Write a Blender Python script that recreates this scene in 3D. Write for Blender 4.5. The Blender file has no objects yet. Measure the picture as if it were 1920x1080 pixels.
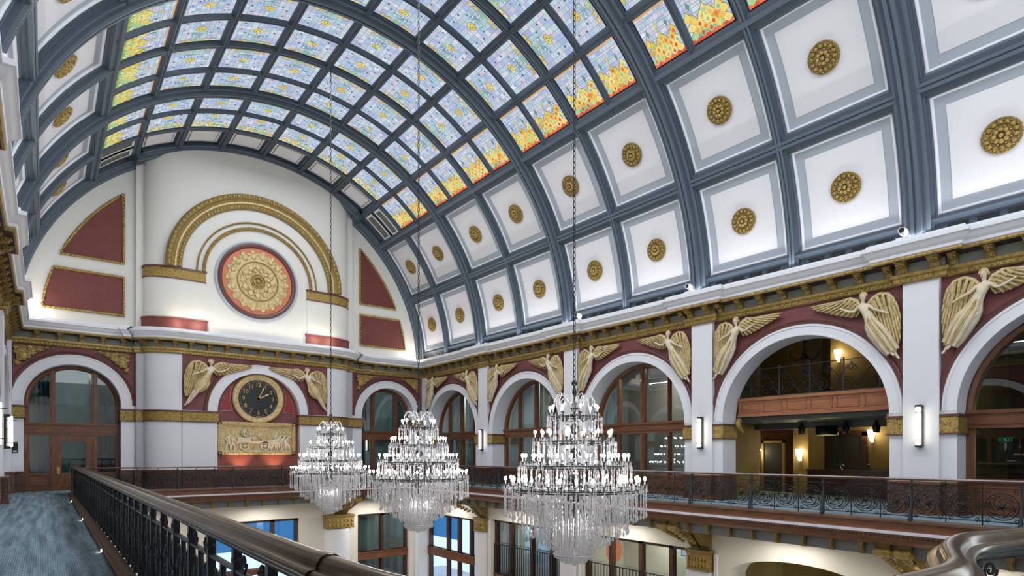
import bpy, math, random
from mathutils import Matrix, Vector
random.seed(7)
S = bpy.context.scene
COL = S.collection
PI = math.pi
rad = math.radians
sin, cos = math.sin, math.cos

# ------------------------------------------------------------------ materials
def new_mat(name):
    m = bpy.data.materials.new(name); m.use_nodes = True
    nt = m.node_tree; nt.nodes.clear()
    out = nt.nodes.new('ShaderNodeOutputMaterial')
    return m, nt, out

def pbr(name, col, rough=.5, metal=0., col2=None, scale=8., bump=0., bscale=40., spec=.5, coat=0., wave=None, emis=None, estr=0., stretch=None, detail=4., ramp=(.35, .65)):
    m, nt, out = new_mat(name)
    b = nt.nodes.new('ShaderNodeBsdfPrincipled')
    b.inputs['Base Color'].default_value = (*col, 1)
    b.inputs['Roughness'].default_value = rough
    b.inputs['Metallic'].default_value = metal
    b.inputs['Specular IOR Level'].default_value = spec
    b.inputs['Coat Weight'].default_value = coat
    if emis:
        b.inputs['Emission Color'].default_value = (*emis, 1); b.inputs['Emission Strength'].default_value = estr
    nt.links.new(b.outputs[0], out.inputs[0])
    tc = nt.nodes.new('ShaderNodeTexCoord')
    src = tc.outputs['Object']
    if stretch:
        mp = nt.nodes.new('ShaderNodeMapping'); mp.inputs['Scale'].default_value = stretch
        nt.links.new(src, mp.inputs[0]); src = mp.outputs[0]
    if col2:
        if wave:
            n = nt.nodes.new('ShaderNodeTexWave'); n.inputs['Scale'].default_value = scale; n.inputs['Distortion'].default_value = wave
            n.inputs['Detail'].default_value = 3
        else:
            n = nt.nodes.new('ShaderNodeTexNoise'); n.inputs['Scale'].default_value = scale; n.inputs['Detail'].default_value = detail
        nt.links.new(src, n.inputs['Vector'])
        r = nt.nodes.new('ShaderNodeValToRGB')
        r.color_ramp.elements[0].position = ramp[0]; r.color_ramp.elements[1].position = ramp[1]
        r.color_ramp.elements[0].color = (*col, 1); r.color_ramp.elements[1].color = (*col2, 1)
        nt.links.new(n.outputs[0], r.inputs[0]); nt.links.new(r.outputs[0], b.inputs['Base Color'])
    if bump:
        n2 = nt.nodes.new('ShaderNodeTexNoise'); n2.inputs['Scale'].default_value = bscale; n2.inputs['Detail'].default_value = 3
        nt.links.new(src, n2.inputs['Vector'])
        bp = nt.nodes.new('ShaderNodeBump'); bp.inputs['Strength'].default_value = bump; bp.inputs['Distance'].default_value = .05
        nt.links.new(n2.outputs[0], bp.inputs['Height']); nt.links.new(bp.outputs[0], b.inputs['Normal'])
    return m

def emit(name, col, s):
    m, nt, out = new_mat(name)
    e = nt.nodes.new('ShaderNodeEmission'); e.inputs[0].default_value = (*col, 1); e.inputs[1].default_value = s
    nt.links.new(e.outputs[0], out.inputs[0]); return m

def glassy(name, tint=(.9, .95, .97), gloss=.25, rough=.02, dif=0., dcol=(1, 1, 1)):
    m, nt, out = new_mat(name)
    t = nt.nodes.new('ShaderNodeBsdfTransparent'); t.inputs[0].default_value = (*tint, 1)
    g = nt.nodes.new('ShaderNodeBsdfGlossy'); g.inputs['Roughness'].default_value = rough
    mx = nt.nodes.new('ShaderNodeMixShader'); mx.inputs[0].default_value = gloss
    nt.links.new(t.outputs[0], mx.inputs[1]); nt.links.new(g.outputs[0], mx.inputs[2])
    last = mx
    if dif:
        d = nt.nodes.new('ShaderNodeBsdfDiffuse'); d.inputs[0].default_value = (*dcol, 1)
        m2 = nt.nodes.new('ShaderNodeMixShader'); m2.inputs[0].default_value = dif
        nt.links.new(mx.outputs[0], m2.inputs[1]); nt.links.new(d.outputs[0], m2.inputs[2]); last = m2
    nt.links.new(last.outputs[0], out.inputs[0]); return m

def crystal_mat():
    m, nt, out = new_mat('crystal')
    t = nt.nodes.new('ShaderNodeBsdfTransparent'); g = nt.nodes.new('ShaderNodeBsdfGlossy'); g.inputs['Roughness'].default_value = .18
    d = nt.nodes.new('ShaderNodeBsdfDiffuse'); d.inputs[0].default_value = (.9, .9, .95, 1); tl = nt.nodes.new('ShaderNodeBsdfTranslucent'); tl.inputs[0].default_value = (.9, .9, .95, 1)
    def mix(f, a, b):
        x = nt.nodes.new('ShaderNodeMixShader'); x.inputs[0].default_value = f
        nt.links.new(a.outputs[0], x.inputs[1]); nt.links.new(b.outputs[0], x.inputs[2]); return x
    o = mix(.72, t, mix(.38, mix(.4, d, tl), g)); nt.links.new(o.outputs[0], out.inputs[0]); return m

def stained(name, strength):
    m, nt, out = new_mat(name)
    a = nt.nodes.new('ShaderNodeAttribute'); a.attribute_name = 'Col'
    e = nt.nodes.new('ShaderNodeEmission'); e.inputs[1].default_value = strength
    nt.links.new(a.outputs['Color'], e.inputs[0])
    g = nt.nodes.new('ShaderNodeBsdfGlossy'); g.inputs['Roughness'].default_value = .25
    g.inputs[0].default_value = (.4, .4, .4, 1)
    ad = nt.nodes.new('ShaderNodeMixShader'); ad.inputs[0].default_value = .06
    nt.links.new(e.outputs[0], ad.inputs[1]); nt.links.new(g.outputs[0], ad.inputs[2])
    nt.links.new(ad.outputs[0], out.inputs[0]); return m

def carpet_mat():
    m, nt, out = new_mat('carpet')
    b = nt.nodes.new('ShaderNodeBsdfPrincipled'); b.inputs['Roughness'].default_value = .95; b.inputs['Specular IOR Level'].default_value = .1
    tc = nt.nodes.new('ShaderNodeTexCoord')
    mp = nt.nodes.new('ShaderNodeMapping'); mp.inputs['Scale'].default_value = (9, 5, 5)
    nt.links.new(tc.outputs['Object'], mp.inputs[0])
    br = nt.nodes.new('ShaderNodeTexBrick')
    br.inputs['Color1'].default_value = (.27, .37, .43, 1); br.inputs['Color2'].default_value = (.37, .47, .52, 1)
    br.inputs['Mortar'].default_value = (.08, .12, .16, 1); br.inputs['Scale'].default_value = 1.
    br.inputs['Mortar Size'].default_value = .05; br.inputs['Brick Width'].default_value = .5; br.inputs['Row Height'].default_value = .34
    nt.links.new(mp.outputs[0], br.inputs[0])
    mp2 = nt.nodes.new('ShaderNodeMapping'); mp2.inputs['Scale'].default_value = (5, .25, 1)
    nt.links.new(tc.outputs['Object'], mp2.inputs[0])
    no = nt.nodes.new('ShaderNodeTexNoise'); no.inputs['Scale'].default_value = 1.6; nt.links.new(mp2.outputs[0], no.inputs[0])
    rp = nt.nodes.new('ShaderNodeValToRGB'); rp.color_ramp.elements[0].position = .35; rp.color_ramp.elements[1].position = .65
    rp.color_ramp.elements[0].color = (.7, .7, .72, 1); rp.color_ramp.elements[1].color = (1.35, 1.38, 1.4, 1)
    nt.links.new(no.outputs[0], rp.inputs[0])
    mx = nt.nodes.new('ShaderNodeMix'); mx.data_type = 'RGBA'; mx.blend_type = 'MULTIPLY'; mx.inputs[0].default_value = 1
    nt.links.new(br.outputs[0], mx.inputs[6]); nt.links.new(rp.outputs[0], mx.inputs[7])
    nt.links.new(mx.outputs[2], b.inputs['Base Color']); nt.links.new(b.outputs[0], out.inputs[0]); return m

M = {
 'bulb_s': emit('step_light_glow', (1., .85, .55), 14.),
 'white': pbr('white_plaster', (.79, .80, .85), .6, bump=.03, bscale=6),
 'cream': pbr('cream_plaster', (.74, .71, .64), .65, bump=.03, bscale=6),
 'wallw': pbr('warm_white_plaster', (.72, .705, .66), .65, bump=.03, bscale=5),
 'maroon': pbr('maroon_paint', (.17, .045, .05), .55, col2=(.21, .06, .065), scale=3),
 'red': pbr('red_paint', (.145, .034, .028), .6, col2=(.17, .042, .034), scale=3),
 'crimson': pbr('crimson_paint', (.30, .022, .04), .5),
 'terracotta': pbr('terracotta_paint', (.30, .075, .05), .5),
 'orange': pbr('orange_paint', (.62, .20, .10), .6),
 'maroon_trim': pbr('maroon_trim', (.13, .045, .04), .4),
 'gold': pbr('gilded_plaster', (.46, .31, .09), .42, .35, col2=(.13, .085, .025), scale=22, bump=.7, bscale=26, ramp=(.46, .68)),
 'gold_s': pbr('gilded_ridge', (.50, .35, .11), .4, .35, col2=(.30, .2, .06), scale=10),
 'gold_d': pbr('dark_gilding', (.20, .14, .045), .5, .3, col2=(.34, .24, .075), scale=24, bump=.5, bscale=30),
 'gilt_cream': pbr('gilded_cream', (.66, .52, .27), .5, .1, col2=(.44, .29, .09), scale=7, bump=.15, bscale=30, ramp=(.45, .75)),
 'figure': pbr('figure_cream', (.74, .66, .50), .5, 0, col2=(.60, .48, .27), scale=4, ramp=(.4, .75)),
 'feather': pbr('feather_cream', (.64, .51, .28), .45, .15, col2=(.46, .32, .11), scale=12, ramp=(.42, .7)),
 'sage': pbr('sage_paint', (.27, .29, .24), .6),
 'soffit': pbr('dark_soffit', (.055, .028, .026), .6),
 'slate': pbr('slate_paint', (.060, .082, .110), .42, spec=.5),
 'slate_l': pbr('slate_paint_pale', (.105, .135, .175), .42),  # paler slate for every fourth face of the rib mouldings
 'coffer': pbr('coffer_white', (.77, .76, .785), .6, bump=.02, bscale=8),
 'band': pbr('coffer_grey_band', (.40, .44, .50), .6),
 'grille': pbr('grille_green', (.14, .15, .10), .6),
 'black': pbr('matt_black', (.012, .012, .013), .5),
 'iron': pbr('wrought_iron', (.016, .020, .024), .38, .4),
 'iron_l': pbr('worn_iron', (.05, .065, .075), .35, .6),
 'wood': pbr('mahogany', (.20, .078, .030), .4, col2=(.12, .042, .017), scale=2.5, stretch=(6, 6, 1), coat=.2),
 'wood_h': pbr('mahogany_board', (.20, .075, .030), .4, col2=(.125, .043, .018), scale=2.5, stretch=(1, 1, 6), coat=.2),
 'wood_d': pbr('dark_mahogany', (.045, .018, .012), .35, col2=(.075, .03, .017), scale=3, stretch=(1, 1, 5), coat=.2),
 'carved': pbr('carved_panelling', (.13, .060, .036), .45, col2=(.05, .023, .015), scale=14, bump=.8, bscale=16, coat=.15),
 'wood_o': pbr('cherry_wood', (.42, .17, .075), .4, col2=(.32, .12, .05), scale=2, stretch=(1, 1, 8)),
 'handrail': pbr('polished_handrail', (.10, .072, .044), .22, .5, col2=(.14, .10, .06), scale=2, stretch=(1, 1, 6)),
 'brass': pbr('brass', (.75, .52, .18), .25, 1.),
 'rail_wood': pbr('gallery_handrail', (.12, .055, .045), .25, coat=.6),
 'kerb': pbr('oak_kerb', (.17, .095, .065), .5, col2=(.11, .06, .04), scale=3, stretch=(4, .4, 1)),
 'marble': pbr('marble_floor', (.50, .45, .37), .25, col2=(.40, .36, .30), scale=1.2),
 'ledge': pbr('pale_ledge', (.72, .70, .78), .35),
 'frieze': pbr('grey_frieze', (.19, .21, .22), .6),
 'olive': pbr('olive_wall', (.30, .22, .07), .7, col2=(.24, .17, .05), scale=2),
 'room': pbr('dim_room', (.22, .19, .16), .8),
 'roomg': pbr('grey_room', (.30, .31, .30), .8),
 'ceil_d': pbr('dark_ceiling', (.10, .11, .10), .6),
 'door_d': pbr('dark_door', (.035, .04, .03), .45),
 'pane': glassy('window_glass', (.80, .88, .88), .16, .01),
 'pane_b': glassy('blue_film_glass', (.11, .27, .42), .10, .02, .06, (.12, .30, .6)),
 'pane_w': glassy('clear_glass', (.55, .62, .72), .06, .02),
 'pane_d': glassy('dark_glass', (.62, .70, .70), .10, .01),
 'curtain': pbr('teal_curtain', (.055, .13, .14), .8, col2=(.03, .08, .09), scale=2, stretch=(8, 8, .3)),
 'curtain_p': pbr('pale_curtain', (.46, .53, .52), .8, col2=(.36, .43, .43), scale=2, stretch=(8, 8, .3)),
 'shade': pbr('window_shade', (.26, .36, .35), .8),
 'crystal': crystal_mat(),
 'candle': pbr('candle_sleeve', (.85, .85, .85), .3),
 'silver': pbr('chandelier_frame', (.06, .06, .065), .25, .9),
 'bulb': emit('bulb_glow', (1., .95, .87), 42.),
 'sconce': emit('sconce_glow', (1., .93, .74), 3.2),
 'warm': emit('warm_glow', (1., .66, .30), 16.),
 'exit': emit('exit_glow', (.02, .35, .15), .25),
 'lamp_o': emit('orange_lantern_glow', (.9, .16, .03), .55),
 'screen': emit('screen_glow', (.55, .6, .9), .9),
 'carpet': carpet_mat(),
 'glass': stained('stained_glass', .80),
 'clockface': pbr('clock_black', (.010, .012, .014), .3),
 'device': pbr('white_device', (.75, .75, .77), .4),
}

# ------------------------------------------------------------------ mesh builder
class MB:
    def __init__(s): s.v = []; s.f = []; s.m = []; s.c = []; s.sm = []
    def add(s, vs, fs, m=0, c=None, smooth=False):
        o = len(s.v); s.v += [tuple(p) for p in vs]
        for f in fs:
            s.f.append([i + o for i in f]); s.m.append(m); s.c.append(c); s.sm.append(smooth)
    def poly(s, pts, m=0, c=None): s.add(pts, [list(range(len(pts)))], m, c)
    def box(s, x0, x1, y0, y1, z0, z1, m=0):
        v = [(x, y, z) for x in (x0, x1) for y in (y0, y1) for z in (z0, z1)]
        s.add(v, [(0, 1, 3, 2), (4, 6, 7, 5), (0, 4, 5, 1), (2, 3, 7, 6), (0, 2, 6, 4), (1, 5, 7, 3)], m)
    def bar(s, a, b, w, h, m=0, up=(0, 0, 1)):
        a, b = Vector(a), Vector(b); d = (b - a).normalized(); u = Vector(up)
        if abs(d.dot(u)) > .95: u = Vector((0, 1, 0))
        r = d.cross(u).normalized() * w / 2; u = r.cross(d).normalized() * h / 2
        v = [p + i * r + j * u for p in (a, b) for i, j in ((-1, -1), (1, -1), (1, 1), (-1, 1))]
        s.add(v, [(3, 2, 1, 0), (4, 5, 6, 7), (0, 1, 5, 4), (1, 2, 6, 5), (2, 3, 7, 6), (3, 0, 4, 7)], m)
    def tube(s, pts, r, n=6, m=0, closed=False, cap=True):
        pts = [Vector(p) for p in pts]; N = len(pts)
        rs = r if isinstance(r, (list, tuple)) else [r] * N
        t0 = (pts[1] - pts[0]).normalized()
        u = t0.orthogonal().normalized(); vs = []
        for i in range(N):
            a = pts[(i - 1) % N] if (i > 0 or closed) else pts[i]
            b = pts[(i + 1) % N] if (i < N - 1 or closed) else pts[i]
            t = (b - a).normalized(); u = (u - t * u.dot(t)).normalized(); w = t.cross(u)
            vs += [pts[i] + (u * cos(2 * PI * k / n) + w * sin(2 * PI * k / n)) * rs[i] for k in range(n)]
        fs = []
        for i in range(N if closed else N - 1):
            j = (i + 1) % N
            fs += [(i * n + k, i * n + (k + 1) % n, j * n + (k + 1) % n, j * n + k) for k in range(n)]
        s.add(vs, fs, m, None, True)
        if cap and not closed:
            s.add(vs[:n][::-1], [list(range(n))], m); s.add(vs[-n:], [list(range(n))], m)
    def lathe(s, prof, n=16, c=(0, 0, 0), axis='z', m=0, smooth=True):
        vs = []
        for r, h in prof:
            for k in range(n):
                a = 2 * PI * k / n
                if axis == 'z': vs.append((c[0] + r * cos(a), c[1] + r * sin(a), c[2] + h))
                else: vs.append((c[0] + r * cos(a), c[1] + h, c[2] + r * sin(a)))
        fs = []
        for i in range(len(prof) - 1):
            for k in range(n):
                q = (i * n + k, i * n + (k + 1) % n, (i + 1) * n + (k + 1) % n, (i + 1) * n + k)
                fs.append(q if axis == 'z' else q[::-1])
        s.add(vs, fs, m, None, smooth)
    def disc(s, c, r, y, n=24, m=0):
        s.poly([(c[0] + r * cos(2 * PI * k / n), y, c[1] + r * sin(2 * PI * k / n)) for k in range(n)], m)
    def sphere(s, c, r, nu=10, nv=6, m=0, sc=(1, 1, 1)):
        vs = [(c[0] + r * sc[0] * sin(PI * j / nv) * cos(2 * PI * i / nu), c[1] + r * sc[1] * sin(PI * j / nv) * sin(2 * PI * i / nu), c[2] + r * sc[2] * cos(PI * j / nv)) for j in range(nv + 1) for i in range(nu)]
        fs = [(j * nu + i, (j + 1) * nu + i, (j + 1) * nu + (i + 1) % nu, j * nu + (i + 1) % nu) for j in range(nv) for i in range(nu)]
        s.add(vs, fs, m, None, True)
    def arc(s, cx, cz, prof, a0=0., a1=PI, n=48, mats=None, m=0, smooth=False):
        """sweep a profile of (r, y) round the axis through (cx, cz); mats: one slot per profile segment"""
        P = len(prof); vs = []
        full = abs(a1 - a0 - 2 * PI) < 1e-6
        for i in range(n + (0 if full else 1)):
            a = a0 + (a1 - a0) * i / n
            vs += [(cx + r * cos(a), y, cz + r * sin(a)) for r, y in prof]
        for j in range(P - 1):
            fs = []
            for i in range(n):
                k = (i + 1) % n if full else i + 1
                fs.append((i * P + j, i * P + j + 1, k * P + j + 1, k * P + j))
            s.add(vs if j == 0 else [], [], 0)
            base = len(s.v) - len(vs)
            for f in fs:
                s.f.append([q + base for q in f]); s.m.append(mats[j] if mats else m); s.c.append(None); s.sm.append(smooth)
        if not full:
            for i, rev in ((0, 0), (n, 1)):
                f = [base + i * P + j for j in range(P)]
                s.f.append(f[::-1] if rev else f); s.m.append(mats[0] if mats else m); s.c.append(None); s.sm.append(False)
    def sweep(s, path, prof, mats=None, m=0, closed=False, zs=None, smooth=False, caps=False):
        """path in plan (x, y), interior on its left; profile (w towards the interior, z)"""
        P = len(prof); N = len(path); vs = []
        pts = [Vector(p) for p in path]
        for i in range(N):
            d1 = (pts[i] - pts[i - 1]).normalized() if (i > 0 or closed) else None
            d2 = (pts[(i + 1) % N] - pts[i]).normalized() if (i < N - 1 or closed) else None
            d1 = d1 or d2; d2 = d2 or d1
            n1 = Vector((-d1.y, d1.x)); n2 = Vector((-d2.y, d2.x)); b = n1 + n2
            b = b / max(.15, b.dot(n1)) if b.length > 1e-6 else n1
            vs += [(pts[i].x + b.x * w, pts[i].y + b.y * w, z + (zs[i] if zs else 0)) for w, z in prof]
        base = len(s.v); s.v += vs
        for j in range(P - 1):
            for i in range(N if closed else N - 1):
                k = (i + 1) % N
                s.f.append([base + i * P + j, base + k * P + j, base + k * P + j + 1, base + i * P + j + 1])
                s.m.append(mats[j] if mats else m); s.c.append(None); s.sm.append(smooth)
        if caps and not closed:
            for i in (0, N - 1):
                s.f.append([base + i * P + j for j in range(P)]); s.m.append(m); s.c.append(None); s.sm.append(False)
    def merge(s, o, mat=None, m=None):
        b = len(s.v)
        s.v += [tuple(mat @ Vector(p)) for p in o.v] if mat else o.v
        s.f += [[i + b for i in f] for f in o.f]; s.m += o.m if m is None else [m] * len(o.f); s.c += o.c; s.sm += o.sm
    def mesh(s, name, mats):
        me = bpy.data.meshes.new(name); me.from_pydata(s.v, [], s.f)
        for x in (mats if isinstance(mats, (list, tuple)) else [mats]): me.materials.append(M[x] if isinstance(x, str) else x)
        me.polygons.foreach_set('material_index', s.m)
        me.polygons.foreach_set('use_smooth', s.sm)
        if any(c is not None for c in s.c):
            at = me.color_attributes.new('Col', 'FLOAT_COLOR', 'CORNER')
            buf = []
            for p, c in zip(s.f, s.c): buf += list((*(c or (0, 0, 0)), 1.)) * len(p)
            at.data.foreach_set('color', buf)
        me.update(); return me

def link(name, data, parent=None, mat=None):
    o = bpy.data.objects.new(name, data); COL.objects.link(o)
    if parent: o.parent = parent
    if mat is not None: o.matrix_local = mat
    return o
def ob(name, mb, mats, parent=None, mat=None):
    me = mb if isinstance(mb, bpy.types.Mesh) else mb.mesh(name, mats)
    return link(name, me, parent, mat)
def tag(o, label=None, cat=None, group=None, kind=None):
    if label: o['label'] = label
    if cat: o['category'] = cat
    if group: o['group'] = group
    if kind: o['kind'] = kind
    return o
def empty(name, mat=None, label=None, cat=None, group=None, kind=None):
    o = link(name, None, None, mat); o.empty_display_size = .2
    return tag(o, label, cat, group, kind)
def kids(o): return [c for c in COL.objects if c.parent == o]
def copy_tree(o, mat, label=None, group=None, cache={}):
    if o.name not in cache:
        cache[o.name] = [(c, kids(c)) for c in kids(o)]
    r = o.copy(); COL.objects.link(r); r.matrix_local = mat
    if label: r['label'] = label
    if group: r['group'] = group
    for c, gs in cache[o.name]:
        d = c.copy(); COL.objects.link(d); d.parent = r
        for g in gs:
            h = g.copy(); COL.objects.link(h); h.parent = d
    return r
T = Matrix.Translation
def Rz(a): return Matrix.Rotation(a, 4, 'Z')
def Ry(a): return Matrix.Rotation(a, 4, 'Y')
def Rx(a): return Matrix.Rotation(a, 4, 'X')
FLIP = Matrix.Diagonal((-1, 1, 1, 1))

# ------------------------------------------------------------------ camera
F = 1100.0; TH = rad(38.63); EYE = 1.6
cam = bpy.data.cameras.new('camera'); co = link('camera', cam)
co.location = (0, 0, EYE); co.rotation_euler = (PI / 2, 0, -TH)
cam.sensor_width = 36; cam.lens = F / 1920 * 36; cam.shift_y = (850.5 - 540) / 1920; cam.clip_start = .05; cam.clip_end = 300
S.camera = co

# ------------------------------------------------------------------ measures of the hall
XR, XL, CX, L = 18.1, -1.0, 8.45, 31.5        # pier faces, hall axis, end wall
BAY, PIER = 6.594, .41
PY = [31.72, 25.13, 18.55, 11.96, 5.37, -1.22]    # pier centres
BC = [28.42, 21.84, 15.25, 8.66, 2.07]            # bay centres
VR, VZ = 9.3, 6.8                                 # vault radius and springing centre
YF = -4.5                                         # where the built hall stops behind the camera
MR = lambda y: T((XR + .15, y, 0)) @ Rz(-PI / 2)   # right arcade frame: local y runs into the wall
ML = lambda y: T((XL - .15, y, 0)) @ Rz(PI / 2)
ORD = ['first', 'second', 'third', 'fourth', 'fifth', 'sixth', 'seventh', 'eighth', 'ninth', 'tenth', 'eleventh', 'twelfth', 'thirteenth', 'fourteenth', 'fifteenth', 'sixteenth', 'seventeenth', 'eighteenth', 'nineteenth', 'twentieth']

# ------------------------------------------------------------------ arcades and end wall
WS = ['white', 'maroon', 'gold', 'carved', 'maroon_trim', 'wood']
def arch_bay(hc, r, ro, rm, sp, i0, i1, ztop, depth, zb=0., wain=.82, n=56, low=True):
    b = MB()
    a0 = math.acos(min(1, hc / rm)) if rm > hc else 0.
    A = [a0 + (PI - 2 * a0) * i / n for i in range(n + 1)]
    if rm < hc:
        pts = [(hc, sp)] + [(rm * cos(a), sp + rm * sin(a)) for a in A] + [(-hc, sp)]
    else: pts = [(rm * cos(a), sp + rm * sin(a)) for a in A]
    for (x, z), (x2, z2) in zip(pts, pts[1:]):
        b.poly([(x, 0, z), (x, 0, ztop), (x2, 0, ztop), (x2, 0, z2)], 1)
    b.arc(0, sp, [(rm, .0), (rm, -.07), (rm - .03, -.09), (rm - .06, -.07), (ro + .02, -.055), (ro, -.05)], 0, PI, n, m=4)
    b.arc(0, sp, [(ro, -.05), (ro - .02, -.085), (ro - .07, -.085), (ro - .08, -.06), (ro - .1, -.06), (ro - .105, -.068), (r + .07, -.068), (r + .06, -.08), (r, -.08), (r, depth)], 0, PI, n, m=0)
    for s in (-1, 1):
        xa, xb = sorted((s * r, s * hc))
        if low: b.box(xa, xb, -.06, depth, zb, i0, 0)
        if sp > i1: b.box(xa, xb, -.06, depth, i1, sp, 0)
        xa, xb = sorted((s * (r - .04), s * hc))
        b.box(xa, xb, -.12, depth, i0, i1, 2)
        xa, xb = sorted((s * (r - .07), s * hc))
        b.box(xa, xb, -.15, depth, i1 - .06, i1, 4)
        b.box(xa, xb, -.14, depth, i0, i0 + .04, 4)
        if wain:
            xa, xb = sorted((s * (r - .03), s * hc))
            b.box(xa, xb, -.12, depth, zb, zb + wain, 3)
            b.box(xa, xb, -.15, depth, zb + wain, zb + wain + .05, 5)
    return b

bay_me = arch_bay(2.887, 2.53, 2.87, 3.0, 2.70, 2.10, 2.62, 6.2, .75).mesh('wall_right', WS)
pb = MB(); pb.box(-PIER, PIER, -.15, .02, .8, 6.18, 0)
pb.box(-PIER - .05, PIER + .05, -.25, .02, 0, .80, 3); pb.box(-PIER - .08, PIER + .08, -.29, .02, .80, .87, 5); pb.box(-PIER - .08, PIER + .08, -.29, .02, 0, .14, 5)
pier_me = pb.mesh('wall_right', WS)
WR = empty('wall_right', None, kind='structure'); WL = empty('wall_left', None, kind='structure'); WE = empty('wall_end', None, kind='structure')
for i, y in enumerate(BC):
    ob('arcade_bay', bay_me, None, WR, MR(y)); ob('arcade_bay', bay_me, None, WL, ML(y))
for y in PY:
    yy = min(y, L - .05)
    ob('arcade_pier', pier_me, None, WR, MR(yy)); ob('arcade_pier', pier_me, None, WL, ML(yy))

def ell(xc, a, yc, bb, t0, t1, n=10):
    return [(xc + a * cos(rad(t0 + (t1 - t0) * i / n)), yc - bb * sin(rad(t0 + (t1 - t0) * i / n))) for i in range(n + 1)]
YC = 30.42; CC = 8.37
ER_ = ell(11.72, 1.45, 31.22, .8, 0, 90, 14); EL_ = ell(5.02, 1.45, 31.22, .8, 90, 180, 14)
END = [(13.52, L), (13.52, 31.24), (13.17, 31.24)] + ER_ + EL_ + [(3.57, 31.24), (3.28, 31.24), (3.28, L)]; NE = 3 + len(ER_)
def side_pts(x, xp, ys, rev=False):
    p = [(x, YF)]
    for y in sorted(PY)[:-1]:
        p += [(x, y - .5), (xp, y - .5), (xp, y + .5), (x, y + .5)]
    p = [q for q in p if q[1] >= YF]
    p.append((x, ys)); return p[::-1] if rev else p
SPX, SPL = XR + .15, XL - .15
PATH = side_pts(SPX, XR, L) + END + side_pts(SPL, XL, L, True)
# flat end bays
eb = arch_bay(2.32, 1.68, 2.1, 2.23, 3.75, 3.05, 3.6, 6.2, .6)
eb.box(-2.32, 2.32, 1.9, 1.95, 0, 6)
for x in (1.05, 15.85): ob('arch_wall', eb, WS, WE, T((x, L, 0)))
nb = arch_bay(3.4, 1.93, 2.36, 2.52, 3.60, 3.06, 3.58, 6.2, .28, low=True)
nb.box(-1.93, 1.93, .28, .4, 0, 3.6, 4)
ob('niche_wall', nb, WS, WE, T((CC, YC, 0)))
# painted back of the niche
b = MB(); n = 40
b.poly([(1.95 * cos(PI * i / n), .279, 3.6 + 1.95 * sin(PI * i / n)) for i in range(n + 1)], 0)
b.box(-1.95, 1.95, .27, .279, 3.05, 3.6, 0); b.box(-1.95, 1.95, .27, .279, .8, 1.7, 1); b.box(-1.95, 1.95, .2, .279, 0, .8, 2)
b.box(-1.95, 1.95, .27, .279, 1.7, 3.05, 0)
ob('niche_back', b, ['maroon', 'terracotta', 'carved'], WE, T((CC, YC, 0)))
# rounded corners of the projecting centre, gallery height
b = MB()
for pts in (END[:NE], END[NE:]):
    b.sweep(pts, [(0, 0), (0, 6.2)], m=0, smooth=False)
for i in range(len(b.sm)): b.sm[i] = True
cb = [(.0, 3.06), (.05, 3.06), (.05, 3.1), (.035, 3.1), (.035, 3.52), (.06, 3.52), (.06, 3.58), (0, 3.58)]
for pts in (END[:NE], END[NE:]):
    b.sweep(pts, cb, mats=[4, 4, 4, 2, 4, 4, 4])
    b.sweep(pts, [(.06, 0), (.06, .82), (.09, .82), (.09, .87), (0, .87)], mats=[3, 5, 5, 5])
ob('rounded_corner', b, WS, WE)
# lunette wall above the cornice
def vtop(x, r=9.55): return VZ + math.sqrt(max(0.05, r * r - (x - CX) ** 2))
b = MB()
pts = []
for (x, y), (x2, y2) in zip(END, END[1:]):
    k = max(1, int(abs(x2 - x) / .25))
    pts += [(x + (x2 - x) * i / k, y + (y2 - y) * i / k) for i in range(k)]
pts = [(13.52 + 4.6 - i * .2, L) for i in range(23)] + pts + [(3.28 - i * .2, L) for i in range(24)]
for (x, y), (x2, y2) in zip(pts, pts[1:]):
    b.add([(x, y, 6.9), (x2, y2, 6.9), (x2, y2, vtop(x2)), (x, y, vtop(x))], [(0, 1, 2, 3)], 0, None, 11.7 < x < 13.2 or 3.5 < x < 5.03)
g0 = [i for i in range(len(END)) if 10 <= i]
for seg in ([(13.17, 31.24)] + ER_ + [(10.72, YC), (10.72, YC + .1)], [(5.90, YC + .1), (5.90, YC)] + EL_ + [(3.57, 31.24)]):
    b.sweep(seg, [(0, 7.2), (.10, 7.2), (.10, 7.70), (.13, 7.72), (.13, 7.78), (.03, 7.80), (.03, 9.6)], mats=[1, 1, 1, 1, 1, 0])
    b.sweep(seg, [(.02, 9.56), (.07, 9.56), (.07, 9.60), (.055, 9.60), (.055, 10.02), (.09, 10.02), (.09, 10.1), (0, 10.1)], mats=[3, 3, 3, 2, 3, 3, 3])
ob('lunette', b, ['wallw', 'red', 'gold', 'maroon_trim'], WE)

# cornice round the hall: gilded architrave, sage frieze, white cyma
CP = [(0, 6.15), (.06, 6.15), (.10, 6.19), (.10, 6.27), (.15, 6.32), (.15, 6.40), (.06, 6.41), (.06, 6.66), (.46, 6.68), (.46, 6.665), (.50, 6.665), (.52, 6.70), (.50, 6.75), (.53, 6.77), (.54, 6.84), (.60, 6.90), (.67, 7.00), (.71, 7.02), (.71, 7.11), (.66, 7.13), (.60, 7.15), (.60, 7.21), (-.05, 7.26)]
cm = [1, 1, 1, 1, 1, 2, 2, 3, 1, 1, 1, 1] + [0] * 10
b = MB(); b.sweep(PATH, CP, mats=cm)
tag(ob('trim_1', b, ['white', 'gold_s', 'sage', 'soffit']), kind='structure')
b = MB()
def beads(x0, y0, x1, y1, z, r, sp):
    n = int(math.hypot(x1 - x0, y1 - y0) / sp)
    for i in range(n): b.sphere((x0 + (x1 - x0) * (i + .5) / n, y0 + (y1 - y0) * (i + .5) / n, z), r, 5, 4)
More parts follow.
